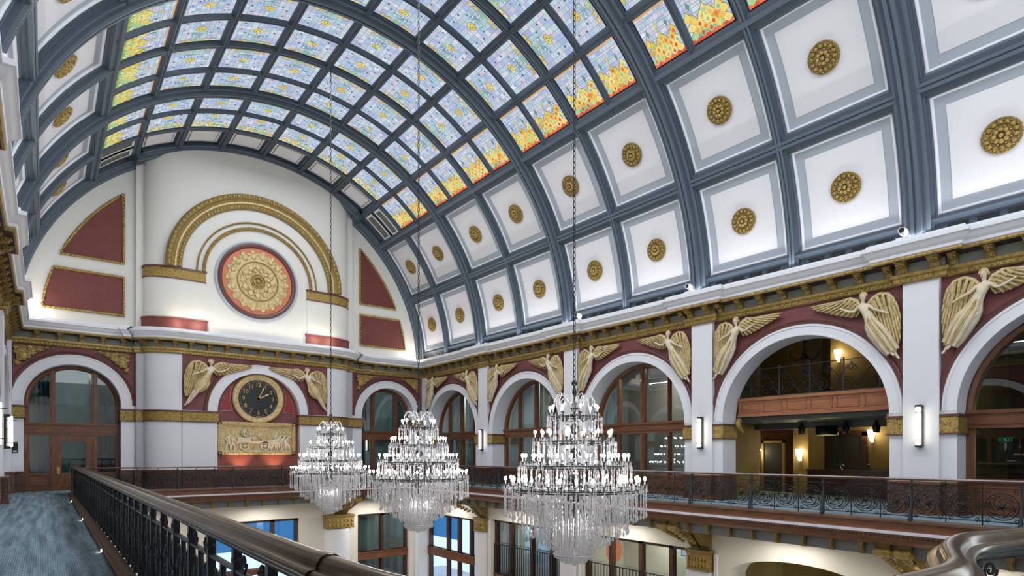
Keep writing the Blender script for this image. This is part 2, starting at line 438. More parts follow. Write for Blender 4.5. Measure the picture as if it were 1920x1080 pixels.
for i in range(5):
    ya, yb = PY[i + 1] + .5, min(PY[i] - .5, L)
    beads(SPX - .11, ya, SPX - .11, yb, 6.24, .035, .115); beads(SPX - .52, ya, SPX - .52, yb, 6.705, .03, .115)
    ya, yb = PY[i + 1] - .5, PY[i + 1] + .5
    beads(XR - .11, ya, XR - .11, yb, 6.24, .035, .115); beads(XR - .52, ya, XR - .52, yb, 6.705, .03, .115)
for x0, x1, y in ((13.6, 18.1, L), (5.1, 11.6, YC), (-.95, 3.2, L)):
    beads(x0, y - .11, x1, y - .11, 6.24, .035, .13); beads(x0, y - .52, x1, y - .52, 6.705, .03, .13)
tag(ob('trim_2', b, 'gold_s'), kind='structure')

# modillions: scrolled gilded brackets
b = MB()
pr = [(0, 6.40), (.07, 6.40), (.10, 6.46), (.15, 6.52), (.24, 6.56), (.30, 6.57), (.33, 6.60), (.33, 6.66), (0, 6.66)]
for k in range(len(pr)):
    p, q = pr[k], pr[(k + 1) % len(pr)]
    b.poly([(-.085, -p[0], p[1]), (.085, -p[0], p[1]), (.085, -q[0], q[1]), (-.085, -q[0], q[1])])
for sx in (-.085, .085): b.poly([(sx, -p[0], p[1]) for p in (pr if sx < 0 else pr[::-1])])
b.box(-.10, .10, -.37, 0, 6.63, 6.665); b.box(-.04, .04, -.12, 0, 6.42, 6.5); b.box(-.03, .03, -.28, 0, 6.52, 6.56)
mod_me = b.mesh('cornice_bracket', 'gold')
def bracket(mat):
    o = ob('cornice_bracket', mod_me, None, None, mat)
    tag(o, 'small scrolled gold bracket under the white cornice of the hall', 'bracket', 'gold brackets under the cornice')
for i in range(5):
    for k in range(1, 9):
        y = PY[i + 1] + (PY[i] - PY[i + 1]) * k / 9
        if y > L - .4: continue
        bracket(T((SPX - .06, y, 0)) @ Rz(-PI / 2))
        if y > 8: bracket(T((SPL + .06, y, 0)) @ Rz(PI / 2))
    for dy in (-.36, .36):
        y = PY[i + 1] + dy
        bracket(T((XR - .06, y, 0)) @ Rz(-PI / 2) @ Matrix.Diagonal((1.3, 1, 1, 1)))
        if y > 8: bracket(T((XL + .06, y, 0)) @ Rz(PI / 2) @ Matrix.Diagonal((1.3, 1, 1, 1)))
for k in range(9): bracket(T((5.3 + 6.1 * k / 8, YC - .06, 0)))
for x in (14.1, 14.9, 15.7, 16.5, 17.3, 2.8, 2.05, 1.3, .55, -.2): bracket(T((x, L - .06, 0)))
for x, y, a in ((12.62, 30.60, .60), (4.12, 30.60, -.60), (13.08, 30.95, 1.1), (3.66, 30.95, -1.1), (12.05, 30.43, .15), (4.69, 30.43, -.15)):
    bracket(T((x, y - .06, 0)) @ Rz(a))

# ------------------------------------------------------------------ end wall ornament
def wall_panel(pts, label):
    cx = sum(p[0] for p in pts) / len(pts); cz = sum(p[1] for p in pts) / len(pts)
    t = empty('wall_panel', T((cx, L - .03, cz)), label, 'wall panel', 'red panels on the clock wall')
    q = [(x - cx, z - cz) for x, z in pts]
    b = MB(); N = len(q)
    b.poly([(x, 0, z) for x, z in q]); ob('field', b, 'red', t)
    b = MB(); b.tube([(x, -.01, z) for x, z in q], .06, 6, closed=True)
    for (x, z), (x2, z2) in zip(q, q[1:] + q[:1]):
        k = max(1, int(math.hypot(x2 - x, z2 - z) / .16))
        for i in range(k): b.sphere((x + (x2 - x) * (i + .5) / k, -.05, z + (z2 - z) * (i + .5) / k), .06, 6, 4)
    ob('rope_border', b, 'gold_s', t)
def arcx(z, r): return math.sqrt(r * r - (z - VZ) ** 2)
RA = 8.55
for s, w in ((-1, 'white wainscot end'), (1, 'arcade end')):
    side = 'above the glazed door' if s < 0 else 'beside the sconce arcade'
    up = [(CX + s * 5.62, 10.12), (CX + s * 5.62, VZ + math.sqrt(RA ** 2 - 5.62 ** 2))] + [(CX + s * arcx(z, RA), z) for z in (12.9, 12.4, 11.9, 11.4, 10.9, 10.5, 10.12)]
    up = [up[0], up[1]] + [p for p in up[2:] if abs(p[0] - CX) > 5.7]
    lo = [(CX + s * 5.62, 7.78), (CX + s * 5.62, 9.5)] + [(CX + s * arcx(z, RA), z) for z in (9.5, 9.0, 8.5, 7.78)]
    wall_panel(up, 'upper red wall panel with curved edge and gold rope border, ' + side)
    wall_panel(lo, 'lower red plaster panel with gold rope border, ' + side)

# great gilded arch, inner ropes
def rope_arch(cx, cz, y, r, tr, sp, a0=0., a1=PI, m=0, b=None):
    k = int(r * (a1 - a0) / sp)
    for i in range(k):
        a = a0 + (a1 - a0) * (i + .5) / k
        b.sphere((cx + r * cos(a), y, cz + r * sin(a)), tr, 6, 4, m)
t = empty('gilded_arch', T((CC, YC - .065, 10.115)) @ Matrix.Scale(.985, 4), 'large brown and gold beaded half-round arch over the gold medallion', 'arch moulding')
b = MB(); b.arc(0, 0, [(4.17, 0), (4.17, -.14), (4.1, -.2), (3.95, -.2), (3.9, -.12), (3.82, -.09), (3.74, -.12), (3.66, -.07), (3.5, -.07), (3.46, 0)], 0, PI, 64, m=0)
ob('moulding', b, 'gold_d', t)
b = MB(); rope_arch(0, 0, -.2, 4.04, .085, .235, b=b); ob('outer_beads', b, 'gold_s', t)
b = MB(); b.arc(0, 0, [(3.80, -.1), (3.78, -.13), (3.72, -.13), (3.70, -.1)], 0, PI, 64); ob('middle_band', b, 'gilt_cream', t)
b = MB(); rope_arch(0, 0, -.07, 3.57, .07, .17, b=b); ob('inner_beads', b, 'gold_s', t)
t = empty('rope_moulding', T((CC, YC - .05, 10.115)) @ Matrix.Scale(.985, 4), 'two thin gold rope arcs on the white wall around the medallion', 'moulding')
b = MB(); b.arc(0, 0, [(2.87, 0), (2.85, -.04), (2.81, -.04), (2.79, 0)], 0, PI, 64); rope_arch(0, 0, -.04, 2.83, .035, .1, b=b); ob('thin_rope', b, 'gold', t)
b = MB(); b.arc(0, 0, [(2.62, 0), (2.60, -.06), (2.48, -.06), (2.46, 0)], 0, PI, 64); rope_arch(0, 0, -.06, 2.54, .06, .12, b=b); ob('thick_rope', b, 'gold', t)

t = empty('ceiling_medallion', T((8.26, YC - .01, 10.06)) @ Matrix.Scale(.985, 4), 'large round gold medallion with orange ring on the white end wall above the clock', 'medallion')
t.name = 'wall_medallion'
b = MB(); b.arc(0, 0, [(1.97, 0), (1.97, -.08), (1.9, -.1), (1.84, -.06)], 0, 2 * PI, 64); ob('grey_ring', b, 'band', t)
b = MB(); b.arc(0, 0, [(1.84, -.04), (1.84, -.12), (1.76, -.15), (1.68, -.12), (1.64, -.04)], 0, 2 * PI, 64); ob('maroon_ring', b, 'maroon_trim', t)
b = MB(); b.disc((0, 0), 1.66, -.045, 64); ob('orange_ground', b, 'orange', t)
b = MB(); b.disc((0, 0), 1.40, -.06, 64); ob('gilt_ground', b, 'gilt_cream', t)
b = MB()
for i in range(18):
    a = 2 * PI * i / 18
    b.sphere((1.22 * cos(a), -.07, 1.22 * sin(a)), .14, 10, 6, 0, (1, .5, 1))
    b.sphere((1.42 * cos(a), -.06, 1.42 * sin(a)), .12, 8, 5, 0, (1, .35, 1))
    b.sphere((1.33 * cos(a + PI / 18), -.06, 1.33 * sin(a + PI / 18)), .07, 6, 5)
ob('petal_ring', b, 'gilt_cream', t)
b = MB(); b.arc(0, 0, [(1.0, -.06), (.99, -.1), (.95, -.11), (.92, -.06)], 0, 2 * PI, 48); rope_arch(0, 0, -.1, .96, .035, .09, 0, 2 * PI, b=b); ob('inner_ring', b, 'gold_s', t)
b = MB()
for i in range(12):
    a = 2 * PI * i / 12
    b.sphere((.7 * cos(a), -.07, .7 * sin(a)), .15, 8, 6, 0, (1, .45, 1)); b.sphere((.52 * cos(a + .26), -.09, .52 * sin(a + .26)), .09, 7, 5, 0, (1, .5, 1))
    b.tube([((.45 + .4 * k / 5) * cos(a + .26 + .2 * sin(k)), -.1, (.45 + .4 * k / 5) * sin(a + .26 + .2 * sin(k))) for k in range(6)], .025, 5)
ob('leaf_ring', b, 'gilt_cream', t)
b = MB(); rope_arch(0, 0, -.1, .33, .045, .1, 0, 2 * PI, b=b)
for i in range(14): b.sphere((.2 * cos(PI * i / 7), -.1, .2 * sin(PI * i / 7)), .07, 6, 5)
b.sphere((0, -.14, 0), .1); ob('boss', b, 'gold_s', t)

# clock
t = empty('wall_clock', T((CC - .02, YC + .26, 4.31)), 'black round wall clock with gold numerals and thick gold rim in the red niche', 'clock')
b = MB(); b.arc(0, 0, [(1.20, 0), (1.22, -.10), (1.15, -.18), (1.05, -.16), (.99, -.10), (.96, -.14), (.93, -.06)], 0, 2 * PI, 56, smooth=True); ob('rim', b, 'gilt_cream', t)
b = MB(); b.disc((0, 0), .95, -.05, 48); ob('clock_face', b, 'clockface', t)
b = MB()
for i in range(60):
    a = 2 * PI * i / 60; b.sphere((.86 * cos(a), -.055, .86 * sin(a)), .018 if i % 5 else .028, 5, 4)
ob('minute_dots', b, 'gilt_cream', t)
def text_mesh(txt, size):
    c = bpy.data.curves.new('text_curve', 'FONT'); c.body = txt; c.size = size; c.align_x = 'CENTER'; c.align_y = 'CENTER'; c.extrude = .008; c.offset = .006
    o = bpy.data.objects.new('text_tmp', c); COL.objects.link(o)
    dg = bpy.context.evaluated_depsgraph_get(); me = bpy.data.meshes.new_from_object(o.evaluated_get(dg))
    out = ([tuple(v.co) for v in me.vertices], [list(p.vertices) for p in me.polygons])
    bpy.data.objects.remove(o); bpy.data.curves.remove(c); bpy.data.meshes.remove(me); return out
for h in range(1, 13):
    a = PI / 2 - 2 * PI * h / 12; b = MB()
    vs, fs = text_mesh(str(h), .27)
    b.add([(x + .69 * cos(a), -.065 - z, y + .69 * sin(a)) for x, y, z in vs], fs)
    ob('numeral', b, 'gold_s', t)
def hand(name, ang, ln, w):
    b = MB(); d = (sin(rad(ang)), cos(rad(ang))); p = (d[1], -d[0])
    q = [(-.12, .4), (.0, 1), (.55, .6), (.72, 1.5), (.85, .6), (1, .1)]
    l = [(d[0] * ln * s + p[0] * w * k, d[1] * ln * s + p[1] * w * k) for s, k in q]; r = [(d[0] * ln * s - p[0] * w * k, d[1] * ln * s - p[1] * w * k) for s, k in q]
    for i in range(len(q) - 1): b.poly([(*l[i][:1], -.085, l[i][1]), (l[i + 1][0], -.085, l[i + 1][1]), (r[i + 1][0], -.085, r[i + 1][1]), (r[i][0], -.085, r[i][1])])
    b.lathe([(0, -.1), (.06, -.1), (.06, -.07)], 12, axis='y'); ob(name, b, 'gilt_cream', t)
hand('hour_hand', 62, .62, .035); hand('minute_hand', 25, .75, .026)
# crimson lunettes beside the clock, with dotted gold borders
for s, w in ((-1, 'glazed door'), (1, 'sconce arcade')):
    cx0 = 0
    pts = []
    for i in range(15):
        a = PI - i / 14 * rad(62); pts.append((1.72 * cos(a), 1.72 * sin(a)))
    zc = 4.33 - 3.66
    inner = [(1.32 * cos(a), zc + 1.32 * sin(a)) for a in [rad(118 + 92 * i / 12) for i in range(13)]]
    inner = [p for p in inner if p[1] > .02 and math.hypot(*p) < 1.72]
    pts = [(x, z) for x, z in pts if math.hypot(x, z - zc) > 1.32] + inner + [(-1.72, 0)][:0]
    if inner[-1][1] > .03: pts.append((inner[-1][0], .02))
    q = [(-s * x if s > 0 else x, z) for x, z in pts]
    mx = sum(p[0] for p in q) / len(q)
    t = empty('niche_panel', T((CC + mx, YC + .262, 3.66)), 'crimson corner panel with dotted gold edge beside the clock, nearer the ' + w, 'wall panel')
    b = MB(); b.poly([(x - mx, 0, z) for x, z in q]); ob('field', b, 'crimson', t)
    b = MB()
    for (x, z), (x2, z2) in zip(q, q[1:] + q[:1]):
        k = max(1, int(math.hypot(x2 - x, z2 - z) / .07))
        for i in range(k): b.sphere((x + (x2 - x) * i / k - mx, -.015, z + (z2 - z) * i / k), .028, 5, 4)
    ob('dotted_border', b, 'gilt_cream', t)

# gilded scroll reliefs in the corners over the two end doors
def scroll_relief(sx):
    b = MB(); random.seed(3)
    hc, sp, rm = 2.2, 3.75, 2.3
    def ok(x, z): return math.hypot(x, z - sp) > rm + .10 and -1.96 < x < hc and z < 6.08
    for _ in range(1500):
        x = random.uniform(-2.18, -.5); z = random.uniform(4.3, 6.05)
        if not ok(x, z): continue
        r = random.uniform(.035, .095); a0 = random.uniform(0, 6.3); tw = random.choice((-1, 1))
        if _ % 3 == 0: b.sphere((x, -.02, z), r * .7, 6, 4, 0, (1.4, .6, .8))
        else: b.tube([(x + r * (1 - k / 9) * cos(a0 + tw * k * .75), -.03, z + r * (1 - k / 9) * sin(a0 + tw * k * .75)) for k in range(7)], .018, 4)
    b.sphere((-1.72, -.0, 5.62), .19, 12, 6, 0, (1, .5, 1))
    return b
sr = scroll_relief(-1).mesh('scroll_relief', 'gold_s')
for x, w in ((1.05, 'the glazed door'), (15.85, 'the corner end window')):
    for f, side in ((Matrix.Identity(4), 'outer'), (FLIP, 'inner')):
        near = {(1.05, 'outer'): 'away from the clock', (1.05, 'inner'): 'towards the clock', (15.85, 'outer'): 'towards the clock', (15.85, 'inner'): 'away from the clock'}[(x, side)]
        tag(ob('scroll_relief', sr, None, None, T((x, L - .105, 0)) @ f), 'gold foliage relief over %s, %s' % (w, near), 'relief', 'gold foliage reliefs on the end wall')

# ------------------------------------------------------------------ barrel vault
CE = empty('ceiling', None, kind='structure')
VM = lambda phi, y, r: T((CX + r * cos(rad(phi)), y, VZ + r * sin(rad(phi)))) @ Ry(PI / 2 - rad(phi))   # local -z looks into the hall
RC = 9.70                       # coffer surface
ANG = [45 + 11.25 * k for k in range(9)]
ENDY = 28.45                    # the skylight stops here
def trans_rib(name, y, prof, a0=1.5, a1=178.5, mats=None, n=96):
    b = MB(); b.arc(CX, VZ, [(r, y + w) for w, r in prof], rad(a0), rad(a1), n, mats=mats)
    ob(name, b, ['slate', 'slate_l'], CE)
MAJ = [(-.40, 9.72), (-.40, 9.60), (-.36, 9.60), (-.36, 9.54), (-.30, 9.52), (-.30, 9.44), (-.21, 9.42), (-.21, 9.36), (-.15, 9.36), (-.12, 9.30), (-.03, 9.30), (-.03, 9.33), (.03, 9.33), (.03, 9.30), (.12, 9.30), (.15, 9.36), (.21, 9.36), (.21, 9.42), (.30, 9.44), (.30, 9.52), (.36, 9.54), (.36, 9.60), (.40, 9.60), (.40, 9.72)]
MIN = [(-.22, 9.72), (-.22, 9.62), (-.17, 9.60), (-.17, 9.52), (-.10, 9.50), (-.08, 9.42), (-.02, 9.42), (-.02, 9.44), (.02, 9.44), (.02, 9.42), (.08, 9.42), (.10, 9.50), (.17, 9.52), (.17, 9.60), (.22, 9.62), (.22, 9.72)]
SKY = [(-.13, 9.66), (-.13, 9.54), (-.09, 9.52), (-.06, 9.42), (-.015, 9.42), (-.015, 9.44), (.015, 9.44), (.015, 9.42), (.06, 9.42), (.09, 9.52), (.13, 9.54), (.13, 9.66)]
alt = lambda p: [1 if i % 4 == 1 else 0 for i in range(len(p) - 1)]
for y in PY[1:]: trans_rib('transverse_rib', y, MAJ, mats=alt(MAJ))
for y in BC: trans_rib('transverse_rib', y, MIN, mats=alt(MIN)) if y < 26 else None
trans_rib('transverse_rib', BC[0], MIN, 1.5, 44, alt(MIN)); trans_rib('transverse_rib', BC[0], MIN, 136, 178.5, alt(MIN))
for i in range(5):
    for f in (.25, .75):
        y = PY[i + 1] + (PY[i] - PY[i + 1]) * f if i else PY[1] + 1.6485
        if i == 0 and f > .5: continue
        trans_rib('skylight_bar', y, SKY, 44, 136, alt(SKY), 64)
# rib against the end wall, stepping forward over the projecting centre
ER = [(-.50, 9.72), (-.50, 9.50), (-.44, 9.46), (-.38, 9.46), (-.34, 9.36), (-.2, 9.34), (-.14, 9.28), (0, 9.28), (0, 9.72)]
trans_rib('transverse_rib', L, ER, 1.5, 58, alt(ER), 48); trans_rib('transverse_rib', L, ER, 122, 178.5, alt(ER), 48)
trans_rib('transverse_rib', YC + .30, [(w * .9, r - .02) for w, r in ER], 56.2, 123.8, alt(ER), 64)
b = MB(); b.arc(CX, VZ, [(9.72, 31.1), (9.30, 31.1), (9.30, YC - .15), (9.72, YC - .15)], rad(56), rad(58.2), 4)
b.arc(CX, VZ, [(9.72, 31.1), (9.30, 31.1), (9.30, YC - .15), (9.72, YC - .15)], rad(121.8), rad(124), 4); ob('rib_step', b, 'slate', CE)
b = MB(); b.arc(CX, VZ, [(9.55, 30.2), (9.55, L + .3)], rad(55), rad(125), 40); ob('rib_soffit', b, 'slate', CE)
# longitudinal ribs
def long_rib(phi, prof, y0=YF, y1=L, name='longitudinal_rib'):
    b = MB(); n = len(prof)
    vs = []
    for y in (y0, y1):
        for d, r in prof:
            a = rad(phi) + d / 9.4
            vs.append((CX + r * cos(a), y, VZ + r * sin(a)))
    m_ = alt(prof)
    b.v = vs
    for j in range(n - 1): b.f.append([j, j + 1, n + j + 1, n + j]); b.m.append(m_[j]); b.c.append(None); b.sm.append(False)
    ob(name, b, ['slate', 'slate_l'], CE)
MID = [(-.28, 9.72), (-.28, 9.62), (-.22, 9.60), (-.22, 9.52), (-.12, 9.50), (-.10, 9.42), (-.02, 9.42), (-.02, 9.45), (.02, 9.45), (.02, 9.42), (.10, 9.42), (.12, 9.50), (.22, 9.52), (.22, 9.60), (.28, 9.62), (.28, 9.72)]
EDG = [(-.34, 9.72), (-.34, 9.60), (-.26, 9.58), (-.24, 9.48), (-.10, 9.46), (-.08, 9.40), (.06, 9.40), (.08, 9.46), (.18, 9.50), (.18, 9.66)]
BOT = [(-.60, 9.60), (.04, 9.60), (.04, 9.54), (.09, 9.53), (.09, 9.46), (.14, 9.46), (.16, 9.54), (.24, 9.58), (.26, 9.72)]
for s in (1, -1):
    P_ = lambda p: p if s > 0 else [(-d, r) for d, r in p][::-1]
    A_ = lambda a: a if s > 0 else 180 - a
    long_rib(A_(24.3), P_(MID)); long_rib(A_(44.9), P_(EDG)); long_rib(A_(4.1), P_(BOT))
SKL = [(-.15, 9.66), (-.15, 9.54), (-.10, 9.52), (-.07, 9.40), (-.015, 9.40), (-.015, 9.42), (.015, 9.42), (.015, 9.40), (.07, 9.40), (.10, 9.52), (.15, 9.54), (.15, 9.66)]
for k in range(1, 8): long_rib(ANG[k], SKL, YF, 30.4)
# end of skylight: wide slate band, then pale coffers
b = MB(); b.arc(CX, VZ, [(9.66, ENDY - .06), (9.5, ENDY - .06), (9.46, ENDY), (9.46, ENDY + .16), (9.52, ENDY + .22), (9.7, ENDY + .22)], rad(44), rad(136), 64); ob('transverse_rib', b, 'slate', CE)
b = MB(); b.arc(CX, VZ, [(9.62, ENDY), (9.62, 31.2)], rad(44), rad(136), 64); ob('end_strip', b, 'slate', CE)

def bent(b, u0, u1, v0, v1, r, m, R0=RC, n=6, thick=0):
    vs = []
    for i in range(n + 1):
        a = (u0 + (u1 - u0) * i / n) / R0
        for v in (v0, v1): vs.append((r * sin(a), v, r * cos(a) - R0))
    b.add(vs, [(2 * i, 2 * i + 1, 2 * i + 3, 2 * i + 2) for i in range(n)], m)
def coffer_mesh(hu, hv, frame=.31, R0=RC, mats=('coffer', 'band', 'white')):
    b = MB()
    bent(b, -hu - .1, hu + .1, -hv - .1, hv + .1, R0 + .01, 2, R0)
    bent(b, -hu, hu, -hv, hv, R0, 1, R0); bent(b, -hu + frame, hu - frame, -hv + frame, hv - frame, R0 - .012, 0, R0)
    t_ = .05
    for k in range(2):                      # raised white moulding round the edge
        v = (hv - .03) * (1 if k else -1)
        b.tube([((R0 - .02) * sin(u / R0), v, (R0 - .02) * cos(u / R0) - R0) for u in [-hu + 2 * hu * i / 8 for i in range(9)]], t_, 6, 2)
        u = (hu - .03) * (1 if k else -1)
        b.tube([((R0 - .02) * sin(u / R0), vv, (R0 - .02) * cos(u / R0) - R0) for vv in (-hv, hv)], t_, 6, 2)
    return b.mesh('coffer', list(mats))
HU = (rad(43.0) - rad(25.9)) / 2 * RC; HV = 1.31
CU1 = coffer_mesh((rad(22.7) - rad(5.7)) / 2 * RC, HV); CU2 = coffer_mesh(HU, HV)
HB = []                                        # half-bay centres
for i in range(5):
    for k in (1, 0):
        lo, hi = (PY[i + 1] + .40, BC[i] - .22) if k == 0 else (BC[i] + .22, PY[i] - .40)
        if i == 0 and k == 1: hi = L - .5
        HB.append(((lo + hi) / 2, (hi - lo) / 2))
CNAME = lambda k: ORD[k] + ' from the clock wall'
# carved rosettes
def rosette():
    b = MB(); R_ = .40
    def ring(r, z, h, n=36):
        b.lathe([(r - h, z), (r - h * .6, z - h * .7), (r, z - h), (r + h * .6, z - h * .7), (r + h, z)], n, smooth=True)
    b.lathe([(R_, 0), (R_, -.05), (R_ - .03, -.06), (.02, -.05), (0, -.05)], 36, smooth=False)
    return b, ring
b, ring = rosette(); DISC = b.mesh('backplate', 'gold_d')
b, ring = MB(), rosette()[1]
b = MB()
for i in range(32): b.sphere((.385 * cos(PI * i / 16), .385 * sin(PI * i / 16), -.05), .028, 5, 4)
RIMR = b.mesh('beaded_rim', 'gold')
b = MB()
for i in range(14):
    a = 2 * PI * i / 14
    b.sphere((.29 * cos(a), .29 * sin(a), -.06), .062, 7, 5, 0, (1, 1, .8)); b.sphere((.34 * cos(a + .22), .34 * sin(a + .22), -.055), .032, 5, 4)
LEAFR = b.mesh('leaf_ring', 'gold')
b = MB()
for i in range(8):
    a = 2 * PI * i / 8
    b.sphere((.13 * cos(a), .13 * sin(a), -.08), .065, 7, 5); b.sphere((.195 * cos(a + .39), .195 * sin(a + .39), -.06), .035, 5, 4)
b.sphere((0, 0, -.11), .06, 8, 6)
BUDR = b.mesh('flower', 'gold_s')
def add_rosette(mat, label):
    t = empty('ceiling_rosette', mat, label, 'rosette', 'gold rosettes on the vault coffers')
    for n_, me in (('backplate', DISC), ('beaded_rim', RIMR), ('leaf_ring', LEAFR), ('flower', BUDR)): ob(n_, me, None, t)
for k, (y, hv) in enumerate(HB):
    for s in (1, -1):
        A_ = lambda a: a if s > 0 else 180 - a
        for row, (phi, me) in enumerate(((14.2, CU1), (34.45, CU2))):
            o = ob('coffer', me, None, CE, VM(A_(phi), y, RC)); o.scale = (1, hv / HV, 1)
            if y > (2 if s > 0 else 12):
                add_rosette(VM(A_(phi), y, RC - .012), 'gold ceiling rosette, %s coffer row, %s, %s' % (('lower', 'upper')[row], CNAME(k), 'arcade side' if s > 0 else 'walkway side'))
CE_ = coffer_mesh(rad(4.3) * RC, .60, .16, 9.6, ('coffer', 'gold_d', 'white'))
b = MB(); bent(b, -.68, .68, -.60, .60, 9.6, 2, 9.6); bent(b, -.60, .60, -.52, .52, 9.59, 1, 9.6); bent(b, -.56, .56, -.48, .48, 9.585, 0, 9.6); CE_ = b.mesh('coffer', [M['coffer'], M['gold_d'], M['white']])
for k in range(1, 7): ob('coffer', CE_, None, CE, VM((ANG[k] + ANG[k + 1]) / 2, 29.42, 9.6))
for s in (1, -1):
    A_ = lambda a: a if s > 0 else 180 - a
    for y, hv, w in ((29.05, .27, 'nearer the stained glass'), (30.0, .30, 'nearer the end wall')):
        t = empty('ceiling_grille', VM(A_(50.4), y, 9.55), 'dark green ceiling grille in white frame, %s side, %s' % ('arcade' if s > 0 else 'walkway', w), 'grille', 'dark grilles beside the end coffers')
        b = MB(); bent(b, -.72, .72, -hv, hv, 9.55, 0, 9.55); ob('screen', b, 'grille', t)
        b = MB()
        for v in (-hv, hv): bent(b, -.78, .78, v - .06, v + .06, 9.53, 0, 9.55)
        for u in (-.72, .72): bent(b, u - .06, u + .06, -hv, hv, 9.53, 0, 9.55, 2)
        ob('frame', b, 'white', t)

# ------------------------------------------------------------------ stained glass
RG = 9.53
LEAD = (.05, .06, .09)
def srgb(h): 
    c = [int(h[i:i + 2], 16) / 255 for i in (0, 2, 4)]
    return tuple(((x + .055) / 1.055) ** 2.4 if x > .04 else x / 12.92 for x in c)
PALE = [srgb(h) for h in ('c3d6ee', 'd6dbe8', 'b4cbe9', 'cfd0e2', 'dfe8f2', 'bcd9e4', 'c9cfe6', 'b3c4ea', 'd9d4e2', 'c4dde6')]
PALE = [tuple(x * .84 for x in c_) for c_ in PALE]
YEL = [srgb(h) for h in ('dccb78', 'd6bd62', 'e2d692', 'd2b85a')]; GRN = [srgb(h) for h in ('9dbf8c', '86b394', 'aecb88')]; ORA = [srgb(h) for h in ('e6ae58', 'd99a50', 'e8c468')]; TEAL = [srgb(h) for h in ('7fb0b8', '94c2bd', '6fa3ae')]; RED = [srgb(h) for h in ('d5603c', 'cc5238', 'de7044')]
class GP:
    """flat coloured glass pieces (u along the arc, v along the hall), bent on to the vault when built"""
    def __init__(s): s.b = MB()
    def pc(s, pts, col, z=0.):
        pts = [(max(-HUG, min(HUG, u)), max(-HVG, min(HVG, v))) for u, v in pts]
        s.b.add([((RG - z) * sin(u / RG), v, (RG - z) * cos(u / RG) - RG) for u, v in pts], [list(range(len(pts)))], 0, col)
    def out(s, pts, col, z=.006, w=.014):
        cu = sum(p[0] for p in pts) / len(pts); cv = sum(p[1] for p in pts) / len(pts)
        big = [(u + w * (u - cu) / max(.02, math.hypot(u - cu, v - cv)), v + w * (v - cv) / max(.02, math.hypot(u - cu, v - cv))) for u, v in pts]
        s.pc(big, LEAD, z); s.pc(pts, col, z + .003)
    def line(s, pts, w, col, z=.008):
        for (u, v), (u2, v2) in zip(pts, pts[1:]):
            d = math.hypot(u2 - u, v2 - v) or 1; a, c = -(v2 - v) / d * w / 2, (u2 - u) / d * w / 2
            s.pc([(u - a, v - c), (u + a, v + c), (u2 + a, v2 + c), (u2 - a, v2 - c)], col, z)
    def grid(s, hu, hv, nu, nv, cols, dark=.05, accent=True):
        for i in range(8): s.pc([(-hu + 2 * hu * (i + a) / 8, b_) for a, b_ in ((0, -hv), (1, -hv), (1, hv), (0, hv))], (.20, .23, .33), -.004)
        us = [-hu + 2 * hu * i / nu + (random.uniform(-.03, .03) if 0 < i < nu else 0) for i in range(nu + 1)]
        g = .006
        for i in range(nu):
            v = -hv
            while v < hv - .01:
                h = random.choice((.10, .14, .18, .24)); v2 = min(hv, v + h)
                if hv - v2 < .06: v2 = hv
                c = random.choice(cols); k = random.uniform(.86, 1.06)
                s.pc([(us[i] + g, v + g), (us[i + 1] - g, v + g), (us[i + 1] - g, v2 - g), (us[i] + g, v2 - g)], tuple(x * k for x in c))
                v = v2
        if accent:
            for u, v in ((-.55, .1), (.55, .1), (-.5, .48), (.5, .48), (-.35, -.15), (.38, -.12)):
                s.out([(u - .04, v), (u, v - .04), (u + .04, v), (u, v + .04)], random.choice((srgb('4a5a90'), srgb('5a4a78'), srgb('4f9090'))), .004, .008)
def leafpts(u, v, ang, ln, w): 
    a = rad(ang); d = (cos(a), sin(a)); p = (-d[1], d[0])
    return [(u + d[0] * ln * t + p[0] * w * k, v + d[1] * ln * t + p[1] * w * k) for t, k in ((0, 0), (.3, .8), (.6, 1), (1, 0), (.6, -1), (.3, -.8))]
HVG = .70; HUG = .775
